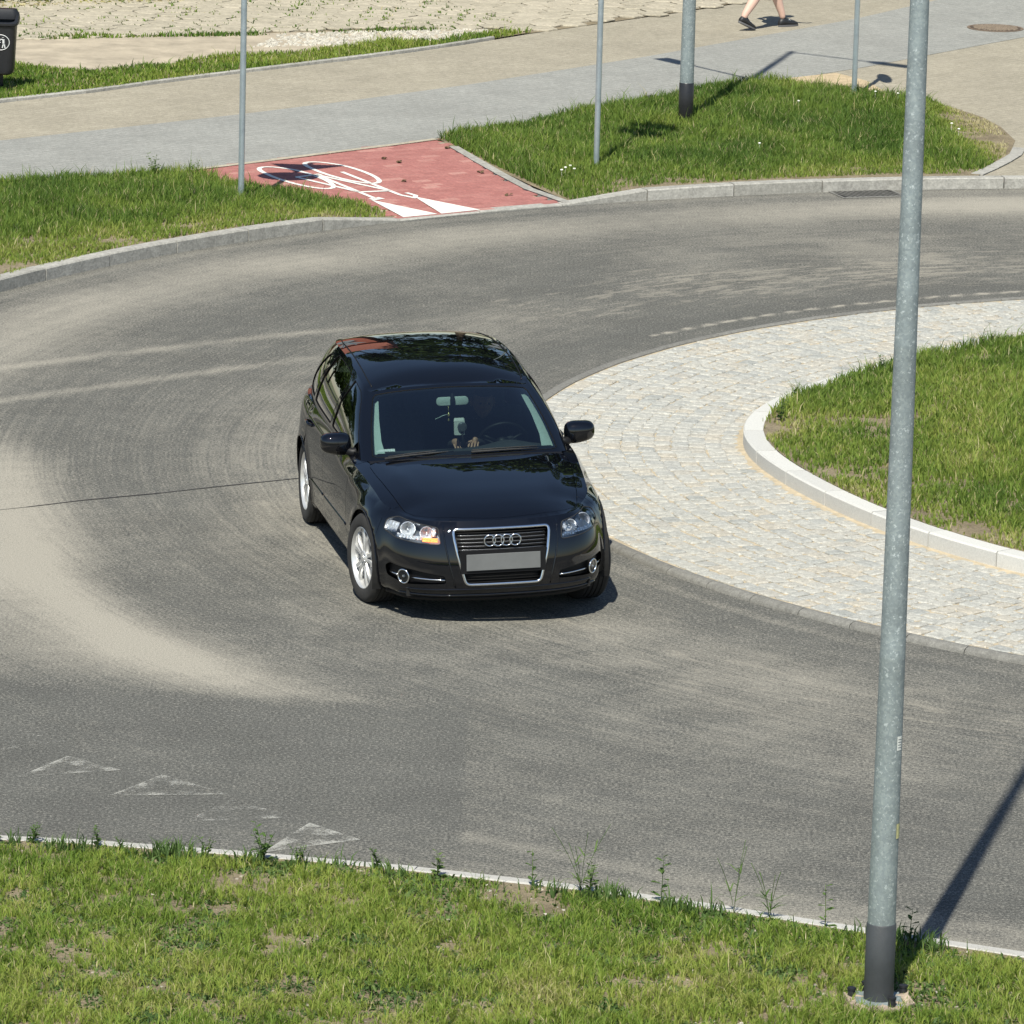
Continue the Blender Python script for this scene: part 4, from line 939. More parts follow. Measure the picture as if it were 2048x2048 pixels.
for k in range(24):
    x = -3.8+k*.32; st.tube([(x, .1, -.05), (x+random.uniform(-.1, .1), random.uniform(-.1, .2), .6), (x+random.uniform(-.2, .2), .1, 1.3)], [.02, .014, .006], 5)
st.build('stems', M['bark'], t)
blades('leaf_litter', 'yellow fallen leaves at the foot of the hedge', [(-7, 28.7), (-5.9, 29.3), (-1.6, 31.3), (-.6, 32.4), (-1.0, 33), (-6.6, 30)], 260, .035, .05, H0+.02, .95, .2, .2, 1.2, 31, nscale=.4)
def tree(x, y, h, r, label, seed):
    t = empty('tree', (x, y, 0)); tag(t, label, 'tree', 'tall trees far beyond the sidewalk'); rs = random.Random(seed)
    tk = MB(); tk.tube([(0, 0, -.2), (.1, 0, h*.25), (.0, .1, h*.5), (.2, 0, h*.8)], [.28, .2, .13, .05], 10)
    blobs = []
    for k in range(9):
        a = k*2.4; q = r*rs.uniform(.35, .75); zz = h*rs.uniform(.22, .9); c = (math.cos(a)*q, math.sin(a)*q, zz); blobs.append((c, r*rs.uniform(.32, .5)))
        tk.tube([(0, 0, zz*.55), (c[0]*.5, c[1]*.5, zz*.8), c], [.09, .06, .02], 6)
    blobs.append(((0, 0, h*.9), r*.4)); autosmooth(tk.build('trunk', M['bark'], t), 60)
    def fn(rg, n):
        i = rg.integers(0, len(blobs), n); C_ = np.array([b[0] for b in blobs])[i]; q = np.array([b[1] for b in blobs])[i][:, None]
        d = rg.normal(0, 1, (n, 3)); d /= np.linalg.norm(d, axis=1)[:, None]; return C_+d*q*(.65+.45*rg.random((n, 1)))
    leafmass('crown', 7500, fn, .36, M['leaf_dark'], t, seed); return t
for i, (x, y, h_, r_) in enumerate(((0, 47, 24, 6.2), (6.5, 45, 24.5, 6.5), (13, 47, 26, 7), (21, 50, 23, 6.5), (30, 52, 20, 6), (-19, 40, 16, 6), (-9, 60, 26, 7), (-14.5, 33, 12, 4.3), (-29, 40, 15, 6))):
    tree(x, y, h_, r_, ('broad green tree right of the red house, mirrored in the car roof', 'tall green tree in the middle of the far row', 'rounded green tree, the highest of the far row', 'wide green tree in the right half of the far row', 'spreading green tree at the right end of the far row', 'bushy green tree left of the red house, mirrored in the side windows', 'slim green tree behind the red house', 'small leafy tree nearest to the hedge on the left', 'leafy tree at the left end of the row')[i], 40+i)
M['red_wall'] = simple('red_brick_wall', (.30, .09, .06), .9, 0, .25, 3); M['roof_tile'] = simple('roof_tile', (.28, .10, .07), .85, 0, .25, 4)
t = empty('red_house', (-8.5, 50, 0)); tag(t, 'red brick house with tiled roof left of the far tree row', 'house')
hb = MB(); hb.box((0, 0, 4.6), (9, 9, 9.2)); hb.build('wall', M['red_wall'], t)
rf = MB(); rf.add([(-5, -5, 9.21), (5, -5, 9.21), (5, 5, 9.21), (-5, 5, 9.21), (-5, 0, 13.4), (5, 0, 13.4)], [(0, 1, 5, 4), (2, 3, 4, 5), (1, 2, 5), (3, 0, 4), (3, 2, 1, 0)]); rf.build('roof', M['roof_tile'], t)
M['win'] = simple('window_glass', (.03, .035, .04), .1)
for fl in range(2):
    for k in range(3):
        wn = MB(); wn.box((-3+k*3, -4.53, 2.2+fl*3.3), (1.3, .12, 1.5)); wn.build('window', M['win'], t)

# ============================================================ THE CAR
CARA = R(-78.85); ROLL = .038
CARO = Vector((1.289*(math.cos(R(-79.366))-math.cos(CARA)), 1.289*(math.sin(R(-79.366))-math.sin(CARA)), 0))
car = empty('parked_car', tuple(CARO), CARA); car.name = 'car'
tag(car, 'glossy black five-door hatchback turning on the roundabout with its indicator lit', 'car')
def rl(p):
    """body lean over the wheels in the bend"""
    x, y, z = p; z -= .3; c, s = math.cos(ROLL), math.sin(ROLL); return (x, y*c-z*s, y*s+z*c+.3)
def herm(xs, ys, q):
    xs = np.asarray(xs, float); ys = np.asarray(ys, float); q = np.clip(np.asarray(q, float), xs[0], xs[-1])
    i = np.clip(np.searchsorted(xs, q)-1, 0, len(xs)-2); h = xs[i+1]-xs[i]
    sl_ = (ys[1:]-ys[:-1])/((xs[1:]-xs[:-1]).reshape(-1, *[1]*(ys.ndim-1)))
    m = np.empty_like(ys); m[0] = sl_[0]; m[-1] = sl_[-1]
    w0 = (xs[2:]-xs[1:-1]); w1 = (xs[1:-1]-xs[:-2]); sh = [-1]+[1]*(ys.ndim-1)
    m[1:-1] = (sl_[:-1]*w0.reshape(sh)+sl_[1:]*w1.reshape(sh))/(w0+w1).reshape(sh)
    t = (q-xs[i])/h
    if ys.ndim > 1: t = t[..., None]; h = h[..., None]
    return (2*t**3-3*t**2+1)*ys[i]+(t**3-2*t**2+t)*h*m[i]+(-2*t**3+3*t**2)*ys[i+1]+(t**3-t**2)*h*m[i+1]
PC = np.array([(2.135, 0), (2.128, .2), (2.10, .38), (2.05, .52), (1.965, .64), (1.855, .725), (1.71, .785), (1.5, .832), (1.29, .858), (1.0, .868), (.4, .875), (-.4, .878), (-1.0, .878), (-1.29, .876), (-1.55, .862), (-1.8, .815), (-1.98, .72), (-2.08, .57), (-2.135, .3), (-2.145, 0)])
PCm = np.vstack([PC[1:3][::-1]*[1, -1], PC, PC[-3:-1][::-1]*[1, -1]])
L_ = np.r_[0, np.cumsum(np.hypot(*np.diff(PCm, axis=0).T))]
tt_ = np.linspace(L_[2], L_[-3], 3000); cc_ = herm(L_, PCm, tt_)
sa = np.r_[0, np.cumsum(np.hypot(*np.diff(cc_, axis=0).T))]; SMAX = sa[-1]
tn = np.gradient(cc_, sa, axis=0); k_ = np.ones(41)/41
tn = np.stack([np.convolve(np.pad(tn[:, j], 20, 'edge'), k_, 'valid') for j in (0, 1)], 1); tn /= np.linalg.norm(tn, axis=1)[:, None]
nrm = np.stack([tn[:, 1], -tn[:, 0]], 1); nrm[0] = (1, 0)
def s_of_x(x): return float(np.interp(-x, -cc_[:, 0], sa))
def s_of_y(y): k = np.argmax(cc_[:, 1]); return float(np.interp(y, cc_[:k, 1], sa[:k]))
SX = [2.135, 2.05, 1.86, 1.71, 1.5, 1.29, 1.0, .7, .3, -.4, -1.0, -1.5, -1.9, -2.145]
SK = [s_of_x(x) for x in SX]
ZT = [.735, .735, .735, .742, .775, .815, .855, .885, .915, .94, .955, .97, .97, .95]
TK = [0, .07, .2, .4, .6, .75, .85, .93, 1]
FR = [.10, .03, .004, 0, .012, .032, .052, .078, .125]; HL = [.09, .03, .008, 0, .012, .038, .065, .095, .145]
FD = [.06, .015, .004, 0, .004, .016, .032, .058, .105]; DR = [.075, .03, .012, .0, .0, .006, .018, .034, .07]; RE = [.1, .03, 0, 0, .02, .03, .04, .06, .1]
DK = [FR, FR, HL, HL, FD, FD, [.07, .02, .006, 0, .002, .01, .024, .045, .09], DR, DR, DR, DR, DR, RE, RE]
ZB = .185
sg_ = np.linspace(0, SMAX, 500); tg_ = np.linspace(0, 1, 160)
ztg = herm(SK, ZT, sg_); rows_ = herm(SK, np.array(DK), sg_); Dg = herm(TK, rows_.T, tg_).T        # (500,160)
def side(s, z):
    sgn = np.where(np.asarray(s) < 0, -1., 1.); sa_ = np.clip(np.abs(s), 0, SMAX)
    zt = np.interp(sa_, sg_, ztg); t = np.clip((z-ZB)/(zt-ZB), 0, 1)
    fi = sa_/SMAX*499; fj = t*159; i = np.clip(fi.astype(int), 0, 498); j = np.clip(fj.astype(int), 0, 158); fi -= i; fj -= j
    d = Dg[i, j]*(1-fi)*(1-fj)+Dg[i+1, j]*fi*(1-fj)+Dg[i, j+1]*(1-fi)*fj+Dg[i+1, j+1]*fi*fj
    cx_ = np.interp(sa_, sa, cc_[:, 0]); cy_ = np.interp(sa_, sa, cc_[:, 1]); nx_ = np.interp(sa_, sa, nrm[:, 0]); ny_ = np.interp(sa_, sa, nrm[:, 1])
    # flared arches
    for xc in (1.289, -1.289):
        q = np.hypot(cx_-xc, z-.325); d = d-.014*np.exp(-((q-.375)/.05)**2)*(cy_ > .7)
    return np.stack([cx_-nx_*d, (cy_-ny_*d)*sgn, z], -1)
def zt_of_s(s): return np.interp(np.abs(s), sg_, ztg)
# top outline of the lower body
TS = side(sg_, ztg); kx = np.argsort(TS[:, 0]); TX = TS[kx, 0]; TY = TS[kx, 1]; TZ = ztg[kx]
ZCx = [-2.05, -1.9, -1.2, 0, .75, .85, 1.1, 1.4, 1.7, 1.85, 1.95, 2.012]; ZCz = [.955, .985, .985, .975, .955, .947, .925, .888, .838, .80, .765, .7355]
def deckz(x, y):
    x = np.asarray(x, float); yT = np.maximum(np.interp(x, TX, TY), .02); zt = np.interp(x, TX, TZ); zc = herm(ZCx, ZCz, x)
    q = np.clip(np.abs(y)/yT, 0, 1); return zc-(zc-zt)*q**3.0
def deck(x, y): return np.stack([x, y, deckz(x, y)], -1)
R0 = np.array([(.86, 0), (.845, .25), (.79, .50), (.70, .705), (.58, .765), (.2, .80), (-.4, .812), (-1.0, .808), (-1.45, .78), (-1.78, .70), (-1.93, .55), (-1.99, .3), (-2.0, 0)])
R1 = np.array([(.100, 0, 1.318), (.095, .25, 1.311), (.080, .45, 1.296), (.022, .578, 1.276), (-.12, .604, 1.306), (-.40, .608, 1.345), (-.75, .606, 1.372), (-1.10, .600, 1.372), (-1.42, .585, 1.355), (-1.66, .54, 1.335), (-1.77, .42, 1.33), (-1.80, .22, 1.34), (-1.805, 0, 1.342)])
UI = np.arange(-2, 15)
def ext(A): B = A.copy(); B[:, 1] *= -1; return np.vstack([B[1:3][::-1], A, B[-3:-1][::-1]])
R0e, R1e = ext(R0), ext(R1)
def ring(w, u):
    sgn = np.where(u < 0, -1., 1.); ua = np.abs(u); a = herm(UI, R0e, ua); b = herm(UI, R1e, ua)
    z0 = deckz(a[..., 0], a[..., 1])-.004
    P0 = np.stack([a[..., 0], a[..., 1], z0], -1); P = P0*(1-w[..., None])+b*w[..., None]
    bul = herm([0, 2, 3, 4, 6, 9, 10, 12], [.035, .03, .022, .028, .03, .03, .03, .03], ua)*4*w*(1-w)
    d = herm(UI, R0e, ua+.05)-herm(UI, R0e, ua-.05); n = np.stack([d[..., 1], -d[..., 0]], -1); n /= np.linalg.norm(n, axis=-1)[..., None]+1e-9
    P[..., 0] += n[..., 0]*bul; P[..., 1] += n[..., 1]*bul; P[..., 2] += bul*.5; P[..., 1] *= sgn; return P
GU, GW = .42, .48                                            # domain scale to about metres
def gh(a, b): return ring(np.asarray(b)/GW, np.asarray(a)/GU)
def u_of_x(x, w):
    us = np.linspace(0, 12, 400); P = ring(np.full(400, w), us); return float(np.interp(-x, -P[:, 0], us))
RT = ring(np.ones(500), np.linspace(0, 12, 500)); kx2 = np.argsort(RT[:, 0]); RX, RY, RZ = RT[kx2, 0], RT[kx2, 1], RT[kx2, 2]
RCx = [-1.805, -1.5, -1.2, -.9, -.6, -.3, -.08, .02, .10]; RCz = [1.342, 1.402, 1.430, 1.441, 1.440, 1.422, 1.385, 1.352, 1.318]
def roof(x, y):
    x = np.asarray(x, float); yT = np.maximum(np.interp(x, RX, RY), .02); zt = np.interp(x, RX, RZ); zc = herm(RCx, RCz, x)
    q = np.clip(np.abs(y)/yT, 0, 1); return np.stack([x, y, zc-(zc-zt)*q**2.6], -1)
def dens(P, step, closed=True):
    P = [np.array(p, float) for p in P]; out = []
    n = len(P)
    for i in range(n if closed else n-1):
        a, b = P[i], P[(i+1) % n]; k = max(1, int(np.linalg.norm(b-a)/step+.5))
        for j in range(k): out.append(a+(b-a)*j/k)
    if not closed: out.append(P[-1])
    return out
def rnd(P, r, n=4):
    """round the corners of a polygon"""
    P = [np.array(p, float) for p in P]; out = []; m = len(P)
    for i in range(m):
        a, b, c = P[i-1], P[i], P[(i+1) % m]; u = a-b; v = c-b; lu, lv = np.linalg.norm(u), np.linalg.norm(v); rr_ = min(r, lu*.45, lv*.45)
        p0 = b+u/lu*rr_; p1 = b+v/lv*rr_
        for k in range(n+1): t_ = k/n; out.append(p0*(1-t_)**2+b*2*t_*(1-t_)+p1*t_**2)
    return out
def patch(name, fn, outer, m, parent=car, holes=(), step=.05, inset=0.0, closed_dense=True, flip=False, shift=None, build=True):
    o_ = dens(outer, step*.8); hs_ = [dens(h, step*.6) for h in holes]
    x0, y0 = np.min(o_, 0); x1, y1 = np.max(o_, 0)
    gx_, gy_ = np.meshgrid(np.arange(x0+step*.5, x1, step), np.arange(y0+step*.5, y1, step)); gx_ = gx_.ravel(); gy_ = gy_.ravel()
    k = inpoly(gx_, gy_, o_)
    for h in hs_: k &= ~inpoly(gx_, gy_, h)
    B = np.array(o_+[p for h in hs_ for p in h])
    gx_, gy_ = gx_[k], gy_[k]
    if len(gx_):
        dm = np.min(np.hypot(gx_[:, None]-B[:, 0], gy_[:, None]-B[:, 1]), 1); gx_, gy_ = gx_[dm > step*.45], gy_[dm > step*.45]
    pts = [Vector(p) for p in B]+[Vector(p) for p in zip(gx_, gy_)]; ed = []; b = 0
    for lp in [o_]+hs_:
        n = len(lp); ed += [(b+i, b+(i+1) % n) for i in range(n)]; b += n
    v, e, f, *_ = delaunay_2d_cdt(pts, ed, [], 0, 1e-6)
    v = np.array([(p.x, p.y) for p in v]); f = np.array([q[:3] for q in f]); c = v[f].mean(1)
    k = inpoly(c[:, 0], c[:, 1], o_)
    for h in hs_: k &= ~inpoly(c[:, 0], c[:, 1], h)
    f = f[k]; P = fn(v[:, 0], v[:, 1]); eps = .006
    du = fn(v[:, 0]+eps, v[:, 1])-fn(v[:, 0]-eps, v[:, 1]); dv = fn(v[:, 0], v[:, 1]+eps)-fn(v[:, 0], v[:, 1]-eps)
    Nn = np.cross(du, dv); Nn /= np.linalg.norm(Nn, axis=1)[:, None]+1e-12
    # outwards
    cen = np.array([0, 0, .55]); sgn = np.sign(((P-cen)*Nn).sum(1)); sgn = 1 if sgn.sum() >= 0 else -1
    Nn = Nn*sgn; P = P-Nn*inset
    if shift is not None: P = P+np.array(shift)
    fa = P[f]; fn_ = np.cross(fa[:, 1]-fa[:, 0], fa[:, 2]-fa[:, 0]); fl = (fn_*Nn[f[:, 0]]).sum(1) < 0; f[fl] = f[fl][:, ::-1]
    if not build: return P, f, Nn
    P = np.array([rl(p) for p in P]); cr_, sr_ = math.cos(ROLL), math.sin(ROLL)
    Nn = np.stack([Nn[:, 0], Nn[:, 1]*cr_-Nn[:, 2]*sr_, Nn[:, 1]*sr_+Nn[:, 2]*cr_], 1)
    o = mk(name, P, f, m, parent); 
    o.data.normals_split_custom_set_from_vertices([tuple(n) for n in Nn]); return o
def joinobj(a, b):
    """b's mesh into a (one panel with two facets)"""
    me = bpy.data.meshes.new(a.name); va = [v.co[:] for v in a.data.vertices]; vb = [v.co[:] for v in b.data.vertices]
    na = [tuple(n.vector) for n in a.data.vertex_normals]; nb = [tuple(n.vector) for n in b.data.vertex_normals]
    ca_n = [None]*len(va)
    for l, cn in zip(a.data.loops, a.data.corner_normals): ca_n[l.vertex_index] = tuple(cn.vector)
    cb_n = [None]*len(vb)
    for l, cn in zip(b.data.loops, b.data.corner_normals): cb_n[l.vertex_index] = tuple(cn.vector)
    me.from_pydata(va+vb, [], [tuple(p.vertices) for p in a.data.polygons]+[tuple(i+len(va) for i in p.vertices) for p in b.data.polygons])
    me.update(); me.materials.append(a.data.materials[0]); me.polygons.foreach_set('use_smooth', [True]*len(me.polygons))
    me.normals_split_custom_set_from_vertices([n or (0, 0, 1) for n in ca_n+cb_n]); old = a.data; a.data = me; bpy.data.meshes.remove(old)
    bpy.data.objects.remove(b); return a
def rim(name, fn, line, r, m, parent=car, off=.0, n=6, closed=True, step=.04, flat_=None):
    L2 = np.array(dens(line, step, closed)); P = fn(L2[:, 0], L2[:, 1])
    if off:
        e = .006; nn = np.cross(fn(L2[:, 0]+e, L2[:, 1])-fn(L2[:, 0]-e, L2[:, 1]), fn(L2[:, 0], L2[:, 1]+e)-fn(L2[:, 0], L2[:, 1]-e)); nn /= np.linalg.norm(nn, axis=1)[:, None]+1e-9
        sg = np.sign(((P-[0, 0, .55])*nn).sum()); P = P+nn*sg*off
    b = MB(); b.tube([rl(p) for p in P], r, n, closed); return b.build(name, m, parent, True)

def carpaint():
    m, t, p, o = newmat('black_paint')
    p.inputs['Base Color'].default_value = (.0022, .0026, .0042, 1); p.inputs['Roughness'].default_value = .6; p.inputs['Specular IOR Level'].default_value = 0.0
    p.inputs['Coat Weight'].default_value = 1.0; p.inputs['Coat Roughness'].default_value = .015; p.inputs['Coat IOR'].default_value = 1.62
    a = noise(t, 2.2, 4, .6); c = ramp(t, a, [(.4, (.006,)*3), (.8, (.02,)*3)]); t.links.new(c, p.inputs['Coat Roughness'])
    return m
M['bpaint'] = carpaint()
M['rubber'] = simple('rubber', (.018, .018, .018), .75, 0, .2, 14, .1, 80)
M['tyre'] = simple('tyre_rubber', (.022, .021, .02), .85, 0, .3, 9, .2, 60)
M['trim'] = simple('black_trim', (.007, .007, .008), .5, 0, .1, 30, 0, 60, 0, .25)
M['grbar'] = simple('grille_black', (.005, .005, .005), .6, 0, 0, 20, 0, 60, 0, .12)
M['liner'] = simple('dark_liner', (.006, .006, .006), .9)
M['chrome'] = simple('chrome', (.78, .79, .80), .12, 1.0)
M['satin'] = simple('satin_chrome', (.66, .67, .69), .28, .9)
M['alloy'] = simple('alloy_silver', (.62, .62, .61), .32, .55, .05, 12, 0, 50, .5)
M['interior'] = simple('dark_interior', (.045, .048, .052), .75, 0, .15, 20)
M['pillar'] = simple('pale_pillar_trim', (.50, .58, .55), .8, 0, .05, 10)
M['fabric'] = simple('seat_fabric', (.10, .10, .11), .9, 0, .2, 30, .3, 120)
M['glass'] = glassmat('windscreen_glass', (.46, .57, .56), 0, 1.5)
M['sideglass'] = glassmat('side_glass', (.38, .46, .42), 0, 1.3)
M['lens'] = glassmat('clear_lens', (.93, .95, .96), 0, .9)
M['reflector'] = simple('lamp_reflector', (.9, .92, .95), .28, .7)
M['lamp_dark'] = simple('lamp_housing', (.34, .35, .37), .28, .8); M['fog_dark'] = simple('fog_glass', (.05, .055, .06), .2, .3)
M['amber'] = simple('amber', (.85, .28, .05), .4)
def emis(name, col, st):
    m = bpy.data.materials.new(name); m.use_nodes = True; t = m.node_tree; p = t.nodes['Principled BSDF']
    p.inputs['Base Color'].default_value = (*col, 1); p.inputs['Emission Color'].default_value = (*col, 1); p.inputs['Emission Strength'].default_value = st; return m
M['blink'] = emis('lit_indicator', (1.0, .30, .08), .9)
M['plate'] = simple('plate_grey', (.13, .135, .135), .5, 0, .1, 6)

PM = M['bpaint']; G_ = .0022                                  # half of the panel gap
sF = s_of_x(1.60)                                            # bumper / fender joint
# --- headlight and front openings in (s,z)
HLP = [(s_of_y(.432), .586), (s_of_y(.60), .592), (s_of_y(.735), .603), (s_of_x(1.66), .630), (s_of_x(1.65), .700), (s_of_x(1.73), .725), (s_of_y(.66), .716), (s_of_y(.52), .705), (s_of_y(.458), .697)]
HLP = rnd(HLP, .025, 3)
def yz(P): return [((1 if y >= 0 else -1)*s_of_y(abs(y)), z) for y, z in P]
GRL = rnd(yz([(-.353, .687), (.353, .687), (.318, .52), (.262, .31), (-.262, .31), (-.318, .52)]), .035, 4)
FGI = lambda sg: [(sg*s, z) for s, z in rnd([(s_of_y(.395), .318), (s_of_y(.405), .372), (s_of_y(.60), .405), (s_of_y(.745), .430), (s_of_x(1.76), .40), (s_of_x(1.78), .335), (s_of_y(.66), .300)], .02, 3)]
mir = lambda P, sg: [(sg*a, b) for a, b in P]
def circ_(s0, z0, r, n=28): return [(s0+r*math.cos(k/n*6.2832), z0+r*math.sin(k/n*6.2832)) for k in range(n)]
top_l = [(s, float(zt_of_s(s))) for s in np.linspace(-sF+G_, sF-G_, 60)]
arch = lambda xc, r, a0, a1, n=22: [(s_of_x(xc+r*math.cos(a_)), .325+r*math.sin(a_)) for a_ in np.linspace(a0, a1, n)]
AR = .368
# bumper: bottom edge stops at the wheel arch
a_b = math.asin((ZB+.02-.325)/AR)
archF = arch(1.289, AR, a_b, math.acos((1.60-1.289)/AR)-.0, 12)     # from bottom front up to x=1.60
sbF = s_of_x(1.289+AR*math.cos(a_b))
bump_o = [(-s, z) for s, z in archF[::-1]]
outer = [(-sF+G_, float(zt_of_s(sF)))] and top_l+[(s-G_, z) for s, z in archF[::-1]]+[(s, ZB) for s in np.linspace(sbF-.01, -sbF+.01, 50)]+[(-s+G_, z) for s, z in archF]
bumper = patch('front_bumper', side, outer, PM, holes=[HLP, mir(HLP, -1), GRL, FGI(1), FGI(-1)], step=.035)
# crease ledge of the lower lip
for z_, r_, sp in ((.275, .006, .70), (.232, .008, .80)):
    ln_ = [(s, z_-.018*max(0, (abs(s)-.33))**1.0*(.8 if z_ > .25 else .2)) for s in np.linspace(-sp, sp, 60)]
    rim('bumper_lip', side, ln_, r_, PM, bumper, .001, 8, False)
rim('lower_spoiler', lambda s, z: side(s, z)+np.array([-.01, 0, 0]), [(s, ZB+.008) for s in np.linspace(-sbF+.03, sbF-.03, 90)], .018, M['trim'], bumper, .0, 8, False)
for sg in (1, -1):
    rim('bumper_ridge', side, [(sg*s_of_y(y), z) for y, z in ((.425, .715), (.405, .60), (.372, .45), (.335, .29))], .007, PM, bumper, -.0025, 8, False)
# liner shells just inside all openings
def lower_liner(s, z): return side(s, z)
for sg in (1, -1):
    patch('inner_panel', side, mir([(s_of_x(.93), ZB+.02), (s_of_x(-.93), ZB+.02), (s_of_x(-.93), .93), (s_of_x(.6), .88), (s_of_x(.93), .84)], sg), M['liner'], inset=.03, step=.12)
# recess behind grille and fog openings
patch('radiator_panel', side, [(s_of_y(.70)*q, z) for q, z in ((-1, .28), (1, .28), (1, .44), (.58, .46), (.58, .70), (-.58, .70), (-.58, .46), (-1, .44))], M['liner'], inset=.07, step=.08)
# --- grille
gr = patch('grille', side, [(s*.97, .497+(z-.497)*.97) for s, z in GRL], M['trim'], inset=.045, step=.06)
rim('frame', side, GRL, .0105, M['chrome'], gr, .002, 10)
for k in range(7):
    z_ = .665-k*.0245
    w_ = .345-.16*(.685-z_)-.012
    if z_ > .52: rim('bar', side, yz([(y, z_) for y in np.linspace(-w_, w_, 20)]), .0052, M['satin'] if k in () else M['grbar'], gr, -.012, 6, False)
for k in range(5):
    z_ = .650-k*.0245
    w_ = .345-.16*(.685-z_)-.018
    if z_ > .52: rim('bar', side, yz([(y, z_) for y in np.linspace(-w_, w_, 20)]), .0009, M['satin'], gr, -.012, 5, False)
for k in range(5):
    z_ = .40-k*.02
    w_ = .285-.30*(.42-z_)*.8
    rim('bar', side, yz([(y, z_) for y in np.linspace(-w_, w_, 16)]), .004, M['grbar'], gr, -.015, 6, False)
em = MB()
for k in range(4):
    yc = (k-1.5)*.0595; P = side(np.array([0.]), np.array([.612]))[0]
    em.tube([rl((P[0]+.012+(.004 if (k % 2) else 0), yc+.039*math.cos(q/28*6.2832), .612+.039*math.sin(q/28*6.2832))) for q in range(28)], .0052, 8, True)
em.build('emblem', M['chrome'], gr, True)
pl = MB(); P = side(np.array([0.]), np.array([.47]))[0]
vs = []
for x_, k in ((P[0]+.006, 1), (P[0]+.014, 1), (P[0]+.0155, .985)):
    for sy, sz in ((-1, -1), (1, -1), (1, 1), (-1, 1)): vs.append(rl((x_, sy*.26*k, .468+sz*.057*k)))
pl.add(vs, [(0, 1, 5, 4), (1, 2, 6, 5), (2, 3, 7, 6), (3, 0, 4, 7), (4, 5, 9, 8), (5, 6, 10, 9), (6, 7, 11, 10), (7, 4, 8, 11), (8, 9, 10, 11), (3, 2, 1, 0)])
pl.build('licence_plate', M['plate'], car)
ph = MB(); ph.box((0, 0, 0), (.03, .60, .16)); ph.build('plate_holder', M['trim'], car, xf=lambda p: rl((p[0]+P[0]-.012, p[1], p[2]+.468)))
# --- fog lamps with chrome bars
for sg in (1, -1):
    r_ = patch('fog_recess', side, FGI(sg), M['trim'], inset=.03, step=.05)
    s0, z0 = s_of_y(.668), .352
    fl_ = patch('fog_lamp', side, mir(circ_(s0, z0, .044), sg), M['fog_dark'], inset=.008, step=.03)
    rim('ring', side, mir(circ_(s0, z0, .048), sg), .0055, M['chrome'], fl_, .006, 8)
    patch('lens', side, mir(circ_(s0, z0, .044), sg), M['lens'], fl_, inset=-.004, step=.03)
    bl = MB(); q_ = side(np.array([sg*s0]), np.array([z0]))[0]; nn = Vector((.80, sg*.6, 0)); c_ = Vector(q_)-nn*.0
    bl.lathe([(.0, -.01), (.010, -.004), (.011, .002), (.0, .004)], 12, Matrix.Translation(rl(c_)) @ nn.to_track_quat('Z', 'Y').to_matrix().to_4x4()); bl.build('bulb', M['reflector'], fl_, True)
    rim('chrome_strip', side, [(sg*s_of_y(y), z) for y, z in ((.405, .342), (.50, .345), (.618, .35))], .0055, M['chrome'], car, -.004, 8, False)
    rim('chrome_strip', side, [(sg*a, b) for a, b in ((s0+.052, .354), (s_of_x(1.81), .362))], .0045, M['chrome'], car, -.004, 8, False)
